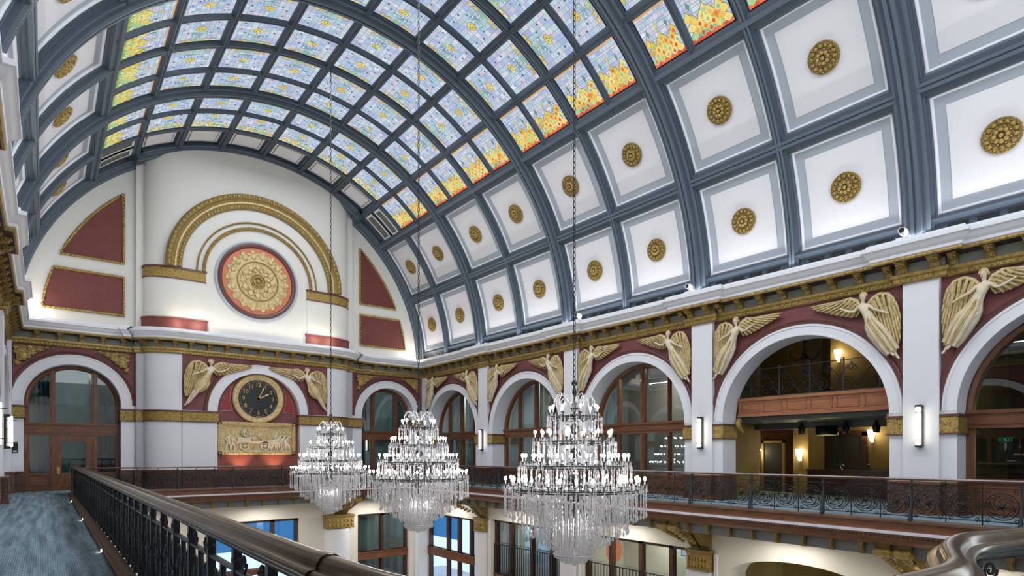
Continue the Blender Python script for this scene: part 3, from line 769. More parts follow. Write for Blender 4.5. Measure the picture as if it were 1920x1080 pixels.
def flower_panel(seed, border=False):
    random.seed(seed); g = GP(); g.grid(HUG, HVG, 9, 0, PALE)
    y_, gn, tl = (lambda: random.choice(YEL)), (lambda: random.choice(GRN)), (lambda: random.choice(TEAL))
    bv = -HVG + .04
    if border:
        for r in range(3):
            for i in range(10):
                u = -HUG + .16 * (i + .5) - (.08 if r % 2 else 0); v = bv + .05 + .15 * r
                g.out([(u, v - .10), (u + .075, v), (u, v + .10), (u - .075, v)], random.choice(YEL + ORA + GRN) if r < 2 else random.choice(YEL + PALE), .006 + .001 * r, .010)
        bv += .30
    for s in (-1, 1):
        g.out([(0, bv), (s * .10, bv), (s * .18, bv + .05), (s * .05, bv + .13), (0, bv + .22)], gn(), .007)
        g.out([(s * .20, bv + .0), (s * .34, bv - .01), (s * .40, bv + .05), (s * .30, bv + .10), (s * .22, bv + .08)], y_(), .008)
        g.out([(s * .40, bv), (s * .52, bv), (s * .62, bv + .05), (s * .56, bv + .10), (s * .44, bv + .08)], random.choice(YEL + ORA), .008)
        g.line([(s * .05, bv + .2), (s * .18, bv + .14), (s * .35, bv + .14), (s * .6, bv + .13)], .016, srgb('6a7a3a'))
        g.out(leafpts(s * .03, bv + .34, 90 - s * 62, .26, .07), tl(), .008); g.out(leafpts(s * .16, bv + .46, 90 - s * 150, .12, .035), srgb('c6dfe0'), .012, .006)
        g.line([(s * .02, bv + .3), (s * .14, bv + .36), (s * .24, bv + .5), (s * .2, bv + .6)], .014, srgb('3f7f78'), .01)
    g.line([(0, bv + .2), (0, bv + .72)], .022, srgb('4c8a66'), .009)
    if not border or True:
        fv = bv + .62
        for s in (-1, 1):
            g.out([(0, fv), (s * .13, fv + .04), (s * .18, fv + .16), (s * .09, fv + .22), (0, fv + .16)], y_(), .010)
            g.out([(s * .03, fv + .16), (s * .10, fv + .20), (s * .05, fv + .33), (0, fv + .28)], random.choice(YEL + GRN), .011)
            g.pc([(s * .05, fv + .07), (s * .09, fv + .10), (s * .06, fv + .15), (s * .03, fv + .12)], srgb('8a7a2a'), .016)
    return g.b.mesh('stained_glass_panel', 'glass')
HUY = .755
def gold_panel(seed, hv=HVG, green=False):
    """outer column: red foot at +u, gold scales, stems and buds, amber head at -u"""
    random.seed(seed); g = GP(); REDS = [srgb(h) for h in ('6f9a58', '86aa5e', 'b0a24a')] if green else RED; ORAS = YEL + GRN if green else ORA
    g.grid(HUY, hv, 14, 0, PALE, accent=False)
    g.pc([(-HUY, -hv), (-HUY + .06, -hv), (-HUY + .06, hv), (-HUY, hv)], srgb('c9a06a'), .004)
    n = 9
    for i in range(n): 
        v0 = -hv + 2 * hv * i / n; g.out([(HUY - .10, v0), (HUY, v0), (HUY, v0 + 2 * hv / n), (HUY - .10, v0 + 2 * hv / n)], random.choice(REDS), .005, -.004)
    for r in range(5):
        u = HUY - .16 - .125 * r; m = 5 if r % 2 == 0 else 4
        for i in range(m):
            v = -hv + 2 * hv * (i + (.5 if r % 2 == 0 else 1.)) / 5
            pal = (GRN + YEL) if r == 0 else (ORAS + YEL) if r in (1, 2) else YEL
            if r == 4 and i % 2: continue
            ln = .13 if r < 3 else .20
            g.out([(u + .11, v), (u + .02, v + .14), (u - .06, v + .10), (u - ln, v), (u - .06, v - .10), (u + .02, v - .14)], random.choice(pal), .006 + .002 * r, .014)
            g.out([(u + .08, v), (u, v + .06), (u - .07, v), (u, v - .06)], random.choice(ORAS + GRN + REDS), .008 + .002 * r, .008)
    for v in (-.42, 0, .42):
        e = -.28 if v == 0 else -.20
        g.line([(.20, v - .12), (.05, v - .05), (e, v)], .016, srgb('8a9a4a'), .018); g.line([(.20, v + .12), (.05, v + .05), (e, v)], .016, srgb('8a9a4a'), .018)
        g.out([(e + .10, v), (e, v + .05), (e - .12, v), (e, v - .05)], srgb('5f8f80') if v else srgb('d8c860'), .020, .010)
    return g.b.mesh('stained_glass_panel', 'glass')
FP = [flower_panel(11 + k) for k in range(4)]; BP = [flower_panel(31 + k, True) for k in range(2)]; YP = [gold_panel(51 + k) for k in range(3)]; YG = [gold_panel(61 + k, green=True) for k in range(2)]
rows = []                                     # (centre y, direction of the vine)
for i in range(1, 5):
    a, c, e = PY[i], BC[i], PY[i + 1]
    q1, q3 = e + BAY * .25, e + BAY * .75
    for lo, hi, d in ((q3 + .135, a - .41, -1), (c + .225, q3 - .135, 1), (q1 + .135, c - .225, -1), (e + .41, q1 - .135, 1)): rows.append(((lo + hi) / 2, d, (hi - lo) / 2))
q = PY[1] + 1.6485
rows = [((q + .135 + ENDY - .12) / 2, -1, (ENDY - .12 - q - .135) / 2), ((PY[1] + .41 + q - .135) / 2, 1, (q - .135 - PY[1] - .41) / 2)] + rows
for r, (y, d, hv) in enumerate(rows):
    if y < -1: continue
    for k in range(8):
        phi = (ANG[k] + ANG[k + 1]) / 2 + (.15 if k == 0 else -.15 if k == 7 else 0)
        if y < 12 and phi > 100: continue
        edge = k in (0, 7)
        if edge:
            me = YG[r % 2] if k == 7 else YP[r % 3]; mt = VM(phi, y, RG) @ (Rz(PI) if k == 7 else Matrix.Identity(4))
        else:
            me = BP[k % 2] if r == 0 else FP[(r + k) % 4]; mt = VM(phi, y, RG) @ (Rz(PI) if d < 0 else Matrix.Identity(4))
        o = ob('stained_glass_panel', me, None, None, mt @ Matrix.Diagonal((1, hv / HVG, 1, 1)))
        kind = ('orange scaled' if k == 0 else 'green scaled') if edge else 'yellow bordered' if r == 0 else 'pale flowered'
        where = ('edge on the arcade side' if k == 0 else 'edge on the walkway side') if edge else '%s file from the arcade' % ORD[k]
        tag(o, '%s stained glass panel, %s row from clock wall, %s' % (kind, ORD[r], where), 'stained glass', 'stained glass panels of the vault')
# dark shell added outside the glass to close the vault against the sky
b = MB(); b.arc(CX, VZ, [(9.9, YF), (9.9, L + 1)], 0, PI, 64); ob('outer_shell', b, 'slate', CE)

# air slots low on the vault, small white spotlights on the cornice
vm = MB()
for k in range(4): vm.box(-.21 + k * .11, -.12 + k * .11, -.05, .05, 0, .03)
vmesh = vm.mesh('air_vent', 'black')
for k, (y, hv) in enumerate(HB):
    if y < 1: continue
    for j, dy in enumerate((-.9, -.3, .3, .9)):
        o = ob('air_vent', vmesh, None, None, VM(3.62, y + dy, 9.575) @ Rz(PI / 2))
        tag(o, 'small black slotted air vent on the slate vault just above the cornice', 'vent', 'air vents above the cornice')
def spotlight(y, label, big=False):
    t = empty('cornice_spotlight', T((XR - .45, y, 7.21)) @ Rz(-PI / 2), label, 'spotlight')
    b = MB(); b.box(-.16, .16, -.07, .07, 0, .06); b.tube([(0, 0, .06), (0, 0, .16)], .025, 6); ob('base', b, 'device', t)
    b = MB(); b.lathe([(0, .12), (.09, .12), (.10, .0), (.085, -.16), (.075, -.16), (.07, -.12)], 14, (0, 0, .22), axis='y'); ob('lamp_head', b, 'device', t)
    b = MB(); b.disc((0, .22), .072, -.125, 14); ob('lens', b, 'black', t)
spotlight(12.15, 'white camera-like spotlight on the cornice ledge above the pier before the balcony arch')
spotlight(17.6, 'small white double spotlight on the cornice ledge near the third arch from the clock wall')
spotlight(5.62, 'tiny white spotlight on the cornice ledge above the pier with the nearest sconce')

# ------------------------------------------------------------------ windows and doors in the arches
def arched_window(name, mat, r, sp, y0, zt0, zt1, mul, low_mul=None, panel=.78, mw=.16, pane='pane', door=None, cur=None):
    t = empty(name, mat, kind='structure')
    W = 'wood'
    b = MB(); b.arc(0, sp, [(r + .02, y0), (r + .02, y0 - .06), (r - .05, y0 - .10), (r - .15, y0 - .06), (r - .17, y0), (r - .17, y0 + .08)], 0, PI, 48)
    for s in (-1, 1):
        xa, xb = sorted((s * (r - .17), s * (r + .02))); b.box(xa, xb, y0 - .06, y0 + .08, 0, sp)
    ob('frame', b, W, t)
    b = MB(); b.box(-r, r, y0 - .10, y0 + .09, zt0, zt1); b.box(-r, r, y0 - .16, y0, zt1 - .09, zt1); b.box(-r, r, y0 - .13, y0, zt0 + .1, zt0 + .16); ob('transom', b, 'wood_h', t)
    for x, w in mul:
        top = sp + math.sqrt(max(.01, (r - .08) ** 2 - x * x))
        b = MB(); b.box(x - w / 2, x + w / 2, y0 - .08, y0 + .08, zt1, top); b.box(x - w / 5, x + w / 5, y0 - .12, y0, zt1, top); ob('mullion', b, W, t)
    for x, w in (low_mul or mul):
        b = MB(); b.box(x - w / 2, x + w / 2, y0 - .08, y0 + .08, 0, zt0); b.box(x - w / 5, x + w / 5, y0 - .12, y0, .1, zt0 - .1); ob('mullion', b, W, t)
    if panel:
        xs = [-r] + [x for x, w in (low_mul or mul)] + [r]
        for i, (xa, xb) in enumerate(zip(xs, xs[1:])):
            if door and door[0] == i: continue
            b = MB(); b.box(xa, xb, y0 - .03, y0 + .06, 0, panel); b.box(xa, xb, y0 - .09, y0 + .06, panel - .1, panel); b.box(xa, xb, y0 - .09, y0, 0, .15)
            b.box(xa + .2, xb - .2, y0 - .06, y0, .24, panel - .2); ob('board_panel', b, 'wood_h', t)
    b = MB(); b.poly([((r - .1) * cos(PI * i / 32), y0 + .04, sp + (r - .1) * sin(PI * i / 32)) for i in range(33)]); b.box(-r + .1, r - .1, y0 + .035, y0 + .045, panel or 0, sp); ob('pane', b, pane, t)
    return t
def curtain(mat, x0, x1, z0, z1, m, label, folds=9, amp=.05, top=None):
    b = MB(); n = folds * 8; vs = []
    for i in range(n + 1):
        x = x0 + (x1 - x0) * i / n; zt = top(x) if top else z1
        for z in (z0, (z0 + zt) / 2, zt): vs.append((x, amp * sin(2 * PI * folds * i / n) + .3 * amp * sin(5.3 * i), z))
    b.add(vs, [(3 * i + j, 3 * i + 3 + j, 3 * i + 4 + j, 3 * i + 1 + j) for i in range(n) for j in (0, 1)], 0, None, True)
    o = ob('curtain', b, m, None, mat); tag(o, label, 'curtain')
    md = o.modifiers.new('thickness', 'SOLIDIFY'); md.thickness = .012
    return o
MULR = [(-1.27, .10), (0, .20), (1.27, .10)]
for i in range(3):
    w_ = arched_window('window_%d' % (i + 1), MR(BC[i]), 2.53, 2.70, .76, 2.42, 2.86, MULR)
    top = lambda x: 2.7 + math.sqrt(max(.05, 2.45 ** 2 - x * x))
    if i < 2:
        for x0, x1, w in ((-2.4, -.12, 'nearer the clock wall'), (.12, 2.4, 'farther from the clock wall')):
            curtain(MR(BC[i]) @ T((0, 1.05, 0)), x0, x1, .2, 5, 'curtain_p', 'pale grey-green curtain in the %s arched arcade window, %s' % (ORD[i], w), 11, .05, top)
    else:
        curtain(MR(BC[i]) @ T((0, 1.1, 0)), -2.4, -1.45, .2, 5, 'shade', 'narrow beige drape at the clock-wall edge of the third arched window', 4, .04, top)
for i in range(1, 4): arched_window('window_%d' % (10 + i), ML(BC[i]), 2.53, 2.70, .76, 2.42, 2.86, MULR, pane='pane_d')
for wall, fr in ((WR, MR), (WL, ML)):
    for i in (range(3) if wall is WR else range(5)):
        b = MB(); b.box(-3.2, 3.2, 3.6, 3.7, -.05, 6.1); b.box(-3.25, -3.2, .78, 3.7, -.05, 6.1); b.box(3.2, 3.25, .78, 3.7, -.05, 6.1); b.box(-3.25, 3.25, .78, 3.7, 5.6, 5.7); b.box(-3.25, 3.25, .78, 3.7, -.06, 0)
        ob('back_room', b, ['roomg' if i == 2 else 'room'], wall, fr(BC[i]))
# nearest arch: panelled doorway
arched_window('window_4', MR(BC[4]), 2.53, 2.70, .76, 2.25, 2.72, [(-.62, .22), (.9, .22)], [(-.62, .22), (.9, .22)], panel=.95, pane='pane_d')
b = MB(); b.box(-3.2, 3.2, 4.2, 4.3, -.05, 6.1); b.box(-3.25, -3.2, .78, 4.3, -.05, 6.1); b.box(3.2, 3.25, .78, 4.3, -.05, 6.1); b.box(-3.25, 3.25, .78, 4.3, 5.6, 5.7); b.box(-3.25, 3.25, .78, 4.3, -.06, 0)
b.box(-3.2, 3.2, 4.1, 4.2, 0, 2.2)
ob('back_room', b, 'wood_d', WR, MR(BC[4]))
t = empty('exit_sign', MR(BC[4]) @ T((-2.0, 2.2, 1.98)), 'small dim green exit sign behind the glass of the nearest arch', 'sign')
b = MB(); b.box(-.17, .17, 0, .05, -.09, .09); ob('housing', b, 'black', t)
b = MB(); vs, fs = text_mesh('EXIT', .16); b.add([(x, -.01 - z, y) for x, y, z in vs], fs); ob('lettering', b, 'exit', t)
def table_lamp(mat, label):
    t = empty('lamp_reflection', mat, label, 'lamp')
    b = MB(); b.lathe([(.14, -.14), (.10, .14)], 14); ob('lamp_shade', b, 'lampshade', t)
    b = MB(); b.lathe([(.03, -.8), (.03, -.1)], 8); b.lathe([(.12, -.84), (.10, -.78), (.02, -.76)], 12); ob('stem', b, 'brass', t)
M['lampshade'] = emit('lampshade_glow', (.9, .72, .32), .5)
M['wall_lamp'] = emit('wall_lamp_glow', (1, .85, .6), 9)
table_lamp(MR(BC[4]) @ T((-.98, 1.6, 1.25)), 'small pale lamp standing in for a reflection in the nearest arch glass by the door post')  # glowing lamp added in place of a reflection in the glass

# end doors: glazed door under the arch above the walkway, window at the arcade corner
def end_arch(x, name, door):
    t = arched_window(name, T((x, L, 0)), 1.68, 3.75, .52, 2.40, 2.92, [(-.74, .2), (.74, .2)], door=(1,) if door else None, pane='pane_d' if door else 'pane')
    if door:
        b = MB()
        for xa, xb, za, zb in ((-.64, -.42, 0, 2.38), (.42, .64, 0, 2.38), (-.42, .42, 2.12, 2.38), (-.42, .42, 0, .74)): b.box(xa, xb, .47, .58, za, zb)
        b.box(-.32, .32, .45, .5, .12, .34); b.box(-.32, .32, .45, .5, .42, .64)
        ob('door_leaf', b, 'wood', t)
        b = MB(); b.box(-.585, -.485, .44, .47, .72, 1.02); b.sphere((-.535, .40, .86), .035); ob('door_handle', b, 'brass', t)
    return t
end_arch(1.05, 'door_1', True); end_arch(15.85, 'window_5', False)
top = lambda x: 3.75 + math.sqrt(max(.02, 1.6 ** 2 - x * x))
for x, lo, hi, w, m in ((1.05, -1.6, -.75, 'the sidelight of the end door away from the column', 'curtain'), (1.05, .75, 1.6, 'the sidelight of the end door next to the column', 'curtain'),
                        (15.85, -1.6, -.75, 'the corner end window, pane next to the column', 'curtain'), (15.85, .75, 1.6, 'the corner end window, pane next to the arcade', 'curtain')):
    curtain(T((x, L + .85, 0)), lo, hi, .1, 5, m, 'dark teal curtain in ' + w, 5, .05, top)
for x, w in ((1.05, 'glazed end door above the walkway'), (15.85, 'corner end window')):
    b = MB(); n = 12; vs = [(-.66 + 1.32 * i / n, .02 * sin(i * 1.3), z) for i in range(n + 1) for z in (.1, top(-.66 + 1.32 * i / n))]
    b.add(vs, [(2 * i, 2 * i + 2, 2 * i + 3, 2 * i + 1) for i in range(n)])
    o = tag(ob('roller_blind', b, 'shade', None, T((x, L + .80, 0))), 'pale grey-green roller shade filling the middle of the ' + w, 'blind'); o.modifiers.new('t', 'SOLIDIFY').thickness = .01
for x in (1.05, 15.85):
    b = MB(); b.box(-2.2, 2.2, 2.5, 2.6, -.05, 6.1); b.box(-2.25, -2.2, .6, 2.6, -.05, 6.1); b.box(2.2, 2.25, .6, 2.6, -.05, 6.1); b.box(-2.25, 2.25, .6, 2.6, 5.9, 6.0); b.box(-2.25, 2.25, .6, 2.6, -.06, 0)
    ob('back_room', b, 'room', WE, T((x, L, 0)))
t = empty('door_keypad', T((-.9, L - .07, 1.85)), 'small black keypad on the white wall between the wall sconce and glazed end door', 'keypad')
b = MB(); b.box(-.09, .09, -.03, .07, -.22, .22); ob('housing', b, 'black', t)
b = MB(); b.box(-.06, .06, -.035, -.03, -.18, -.12); ob('label_strip', b, 'device', t)

# ------------------------------------------------------------------ sconces on the piers
def sconce(mat, label):
    t = empty('wall_sconce', mat, label, 'sconce', 'tall glass wall sconces on the piers')
    b = MB(); b.box(-.07, .07, -.06, 0, -.55, .55); b.box(-.075, .075, -.17, 0, .47, .56); b.box(-.075, .075, -.17, 0, -.56, -.47); ob('backplate', b, 'iron', t)
    b = MB(); b.lathe([(.055, -.5), (.066, -.48), (.066, .48), (.055, .5)], 16, (0, -.165, 0)); b.disc((0, 0), .001, 0, 3); ob('glass_tube', b, 'sconce', t)
    b = MB()
    for z in (-.36, .36): b.box(-.012, .012, -.33, -.05, z - .012, z + .012); b.lathe([(.072, -.012), (.072, .012)], 16, (0, -.165, z))
    ob('clamp', b, 'iron_l', t)
SN = ['corner', 'first', 'second', 'third', 'nearest']
for i in range(1, 5): sconce(MR(PY[i]) @ T((0, -.15, 2.32)), 'lit vertical glass sconce on the %s pier of the arcade with the balcony' % ('nearest' if i == 4 else ORD[i - 1] + ' white'))
for i in (1, 2): sconce(ML(PY[i]) @ T((0, -.15, 2.32)), 'lit vertical glass sconce on the walkway wall, %s the end door' % ('closest to' if i == 1 else 'second from'))

# ------------------------------------------------------------------ galleries
GX0, GX1, GY0, GY1 = .90, 15.75, .8, 29.2
b = MB()
for x0, x1, y0, y1 in ((XL - .2, GX0 - .1, YF, L + .6), (GX1 + .1, XR + 1, YF, L + .6), (GX0 - .1, GX1 + .1, GY1 + .1, L + .6), (GX0 - .1, GX1 + .1, YF, GY0 - .1)): b.box(x0, x1, y0, y1, -.1, 0)
tag(ob('floor', b, 'carpet'), kind='structure')
b = MB()
for x0, x1, y0, y1 in ((XL - .2, GX0, YF, L + .6), (GX1 + .6, XR + 1, YF, L + .6), (GX0, GX1, GY1 + .6, L + .6), (GX0, GX1, YF, GY0)): b.box(x0, x1, y0, y1, -.60, -.1)
tag(ob('gallery_slab', b, 'cream'), kind='structure')
LOOP = [(GX1, GY0), (GX1, GY1), (GX0, GY1), (GX0, GY0)]
b = MB()
b.sweep(LOOP, [(-.16, .0), (-.16, .05), (0, .05), (.02, .03), (.02, -.03), (-.03, -.06), (-.03, -.20), (.01, -.235), (.10, -.245), (.10, -.30), (.06, -.315), (.0, -.36), (-.04, -.42), (-.06, -.5), (-.22, -.60), (-.5, -.60), (-.5, -.92), (-1.2, -.92)], mats=[2, 2, 2, 2, 0, 0, 0, 1, 1, 3, 0, 0, 0, 0, 0, 4, 5], closed=True)
tag(ob('trim_3', b, ['wood_h', 'ledge', 'kerb', 'wood_d', 'frieze', 'cream']), kind='structure')
# dentils
b = MB()
for y in [GY0 + .1 * i for i in range(int((GY1 - GY0) / .1))]: b.box(GX1 + .0, GX1 + .05, y, y + .05, -.40, -.34)
for x in [GX0 + .1 * i for i in range(int((GX1 - GX0) / .1))]: b.box(x, x + .05, GY1 + .0, GY1 + .05, -.40, -.34)
tag(ob('trim_4', b, 'wood_d'), kind='structure')
# little gold brackets of the gallery frieze
b = MB(); b.box(-.055, .055, -.10, 0, -.92, -.62); b.box(-.07, .07, -.20, 0, -.68, -.60); b.box(-.03, .03, -.14, 0, -.85, -.68); fb_me = b.mesh('frieze_bracket', 'gold_d')
def fbr(mat): tag(ob('frieze_bracket', fb_me, None, None, mat), 'small dark gold bracket dividing the grey frieze under the gallery edge', 'bracket', 'frieze brackets under the gallery')
for i in range(int((GY1 - 2) / .733)):
    if any(abs(2.4 + .733 * i - y_) < .5 for y_ in PY): continue
    fbr(T((GX1 + .5, 2.4 + .733 * i, 0)) @ Rz(-PI / 2))
for i in range(19):
    if abs(1.6 + .745 * i - 12.9) < .5: continue
    fbr(T((1.6 + .745 * i, GY1 + .5, 0)))
# kerb strip and step lights of the walkway
b = MB(); b.box(.79, .93, .9, GY1, 0, .055); b.box(.765, .79, .9, GY1, 0, .04); tag(ob('trim_5', b, 'kerb'), kind='structure')
for y, w in ((24.2, 'farthest from the camera, by the end door'), (17.4, 'second from the end door'), (11.6, 'third from the end door'), (6.2, 'closest to the camera')):
    t = empty('step_light', T((.76, y, .045)), 'tiny brass step light on the walkway kerb, ' + w, 'step light', 'step lights on the walkway kerb')
    b = MB(); b.box(-.02, .01, -.07, .07, -.035, .045); ob('housing', b, 'brass', t)
    b = MB(); b.box(-.026, -.02, -.05, .05, -.03, .0); ob('lens', b, 'bulb_s', t)

# ------------------------------------------------------------------ railings
def spiral(cx, cz, r, turns, a0, dirn, n=22, y=0):
    return [(cx + r * (1 - .82 * k / n) * cos(a0 + dirn * 2 * PI * turns * k / n), y, cz + r * (1 - .82 * k / n) * sin(a0 + dirn * 2 * PI * turns * k / n)) for k in range(n + 1)]
def ring_ornament():
    b = MB(); c = .47
    for r, t_ in ((.285, .013), (.235, .008)): b.tube([(r * cos(PI * k / 12), 0, c + r * sin(PI * k / 12)) for k in range(24)], t_, 5, closed=True)
    for k in range(6):
        a = PI * k / 3
        b.tube([((.03 + .19 * j / 6) * cos(a + .9 * sin(j * .6)), 0, c + (.03 + .19 * j / 6) * sin(a + .9 * sin(j * .6))) for j in range(7)], [.02, .016, .013, .012, .012, .014, .02], 5)
    b.sphere((0, 0, c), .045, 8, 5)
    for s in (-1, 1): b.tube([(s * .285, 0, c), (s * .33, 0, c)], .012, 5); b.tube(spiral(s * .25, .78, .055, 1.2, PI / 2, s), .009, 4); b.tube(spiral(s * .25, .17, .05, 1.2, -PI / 2, -s), .009, 4)
    return b
ring_me = ring_ornament().mesh('ring_ornament', 'iron')
b = MB(); b.tube([(0, 0, .05), (0, 0, .99)], .014, 6); b.sphere((0, 0, .62), .024, 6, 4); post_me = b.mesh('post', 'iron')
b = MB()
b.tube([(0, .0, .05), (0, 0, .99)], .022, 6)
pts = [(0, -.16 + .05 * k, .10 + .0 * k) for k in range(2)]
b.tube([(0, -.14, .06), (0, -.15, .14), (0, -.09, .3), (0, -.05, .5), (0, -.03, .7), (0, -.04, .85), (0, -.07, .9), (0, -.09, .86)], [.035, .04, .034, .026, .022, .022, .024, .018], 6)
b.sphere((0, -.14, .08), .05, 8, 5); bpost_me = b.mesh('scroll_post', 'iron_l')
def gallery_rail(mat, n, sp, label, big=3, off=0):
    """local: x along the run, y away from the void, n bays of sp"""
    t = empty('gallery_railing', mat, label, 'railing')
    ln = n * sp
    b = MB(); prof = [(-.055, .985), (-.06, 1.01), (-.045, 1.035), (.045, 1.035), (.06, 1.01), (.055, .985), (.03, .97), (-.03, .97)]
    vs = [(x, y, z) for x in (0, ln) for y, z in prof]; b.add(vs, [(k, (k + 1) % 8, 8 + (k + 1) % 8, 8 + k) for k in range(8)] + [list(range(8)), list(range(15, 7, -1))], 0, None, False)
    ob('handrail', b, 'rail_wood', t)
    b = MB(); b.box(0, ln, -.012, .012, .84, .855); ob('top_bar', b, 'iron', t)
    b = MB(); b.box(0, ln, -.015, .015, .13, .15); ob('bottom_bar', b, 'iron', t)
    for i in range(n + 1):
        ob('post' if (i + off) % big else 'scroll_post', post_me if (i + off) % big else bpost_me, None, t, T((i * sp, 0, 0)))
    for i in range(n): ob('ring_ornament', ring_me, None, t, T(((i + .5) * sp, 0, 0)))
gallery_rail(T((GX1 + .12, 29.3, 0)) @ Rz(-PI / 2), 43, .66, 'long wrought-iron gallery railing with ring ornaments below the sconce arcade', 3, 2)
gallery_rail(T((GX0 - .02, GY1 + .12, 0)), 20, .746, 'wrought-iron railing with thin posts in front of the clock wall', 3, 1)

# moulded handrail of the near railing: runs down the walkway and swings round in front of the camera
def bez(p, n=14):
    out = []
    for i in range(len(p) - 1):
        p0, p1, p2, p3 = Vector(p[max(0, i - 1)]), Vector(p[i]), Vector(p[i + 1]), Vector(p[min(len(p) - 1, i + 2)])
        for k in range(n):
            s_ = k / n
            out.append(.5 * ((2 * p1) + (p2 - p0) * s_ + (2 * p0 - 5 * p1 + 4 * p2 - p3) * s_ ** 2 + (3 * p1 - p0 - 3 * p2 + p3) * s_ ** 3))
    out.append(Vector(p[-1])); return out
RX = .955
curve = bez([(RX, 29.2), (RX, 20), (RX, 10), (RX, 5), (RX, 3.0), (.957, 2.45), (.985, 1.9), (1.12, 1.45), (1.5, 1.02), (1.95, .82), (2.41, .76), (2.74, .73), (2.96, .75), (3.13, .80), (3.42, .89), (3.75, .95), (3.99, .95), (4.27, .89), (4.6, .80), (5.2, .76), (8, .76), (15.6, .76)], 24)
HPH = [(.050, 1.02), (.052, 1.04), (.046, 1.052), (.070, 1.056), (.090, 1.066), (.098, 1.082), (.094, 1.098), (.080, 1.108), (.060, 1.108), (.054, 1.116), (.054, 1.128), (.046, 1.138), (.040, 1.152), (.022, 1.164)]
HP = [(-w, z) for w, z in HPH] + [(0, 1.168)] + HPH[::-1]
t = empty('near_railing', T((RX, 15, 0)), 'wrought-iron railing with wide dark polished moulded handrail along the carpeted walkway', 'railing')
b = MB(); b.sweep([(p[0], p[1]) for p in curve[::-1]], [(w, z) for w, z in HP] + [HP[0]], smooth=True)
for v in range(len(b.v)): b.v[v] = (b.v[v][0] - RX, b.v[v][1] - 15, b.v[v][2])
ob('handrail', b, 'handrail', t)
b = MB(); b.sweep([(.955, 2.52), (.955, 2.44)], [(w * 1.10, 1.02 + (z - 1.02) * 1.05) for w, z in HP] + [HP[0]], smooth=True)
for v in range(len(b.v)): b.v[v] = (b.v[v][0] - RX, b.v[v][1] - 15, b.v[v][2])
ob('joint_collar', b, 'handrail', t)
def run(z0, z1, hw, name):
    b = MB(); b.sweep([(p[0], p[1]) for p in curve[::-1]], [(-hw, z0), (-hw, z1), (hw, z1), (hw, z0), (-hw, z0)])
    for v in range(len(b.v)): b.v[v] = (b.v[v][0] - RX, b.v[v][1] - 15, b.v[v][2])
    ob(name, b, 'iron', t)
run(1.0, 1.025, .02, 'top_bar'); run(.855, .875, .018, 'upper_bar'); run(.14, .16, .018, 'bottom_bar')
b = MB(); b.box(-.026, .026, -.026, .026, .05, 1.01); b.box(-.04, .04, -.04, .04, .05, .14); b.sphere((0, 0, .56), .045, 8, 5); b.sphere((0, 0, .93), .036, 8, 5); bal_me = b.mesh('baluster', 'iron')
b = MB(); b.box(-.018, .018, -.018, .018, .05, .86); b.box(-.028, .028, -.028, .028, .05, .11); b.sphere((0, 0, .62), .03, 6, 4, 0, (1, 1, 1.6)); mid_me = b.mesh('half_baluster', 'iron')
def yz(pts): return [(0, x, z) for x, _, z in pts]
def scroll(frieze):        # scroll panel between two balusters, in the plane x = 0, y along the run
    b = MB()
    for s in (-1, 1):
        b.tube(yz([(s * .03, 0, .16), (s * .14, 0, .24), (s * .26, 0, .38), (s * .28, 0, .52), (s * .20, 0, .66), (s * .10, 0, .72), (s * .05, 0, .82)]), [.018, .02, .017, .016, .016, .014, .010], 5)
        b.tube(yz(spiral(s * .17, .40, .12, 1.5, PI, s, 20)), .013, 5); b.tube(yz(spiral(s * .22, .72, .09, 1.4, -PI / 2, -s, 18)), .011, 5); b.tube(yz(spiral(s * .22, .23, .075, 1.3, PI / 2, s, 16)), .010, 4)
        b.sphere((0, s * .09, .58), .055, 7, 5, 0, (.35, .6, 1.7)); b.sphere((0, s * .29, .60), .045, 7, 5, 0, (.35, .7, 1.6)); b.sphere((0, s * .10, .24), .05, 7, 5, 0, (.35, .8, 1.5))
    if frieze:
        for s in (-1, 1): b.tube(yz(spiral(s * .19, .935, .062, 1.6, PI if s > 0 else 0, s, 20)), .009, 5)
    return b
scr_me = [scroll(k).mesh('scroll_panel', 'iron') for k in (0, 1)]
seg = [(0.0, curve[0])]
for p, q in zip(curve, curve[1:]): seg.append((seg[-1][0] + (q - p).length, q))
def at_len(s_):
    for (a, p), (c, q) in zip(seg, seg[1:]):
        if a <= s_ <= c: f_ = (s_ - a) / max(1e-9, c - a); d = (q - p).normalized(); return p + (q - p) * f_, math.atan2(-d.x, d.y)
    return seg[-1][1], 0
sp = .72; N = 50
for i in range(N):
    for k, (me_, nm) in enumerate(((bal_me, 'baluster'), (mid_me, 'half_baluster'))):
        p, a = at_len(.02 + i * sp + k * sp / 2); m_ = T((p.x - RX, p.y - 15, 0)) @ Rz(a)
        ob(nm, me_, None, t, m_)
        if k: ob('scroll_panel', scr_me[i % 2], None, t, m_)

# ------------------------------------------------------------------ lobby floor below
ZG = -6.3
b = MB(); b.box(XL - 3, XR + 4, YF, L + 4, ZG - .1, ZG); tag(ob('floor_lobby', b, 'marble'), kind='structure')
def rect_wall(b, x0, x1, z0, z1, holes, y0, y1, m=0):
    """wall slab in the local xz plane with rectangular holes (xa, xb, za, zb), sorted along x"""
    x = x0
    for xa, xb, za, zb in holes:
        if xa > x: b.box(x, xa, y0, y1, z0, z1, m)
        if za > z0: b.box(xa, xb, y0, y1, z0, za, m)
        if zb < z1: b.box(xa, xb, y0, y1, zb, z1, m)
        x = xb
    if x < x1: b.box(x, x1, y0, y1, z0, z1, m)
b = MB()
rect_wall(b, -1.5, 18.3, ZG, -.9, [(6.4, 10.65, ZG, -1.82), (13.95, 17.2, ZG, -1.86)], L - .02, L + .5)
ob('lower_wall', b, 'cream', WE)
low = MB()
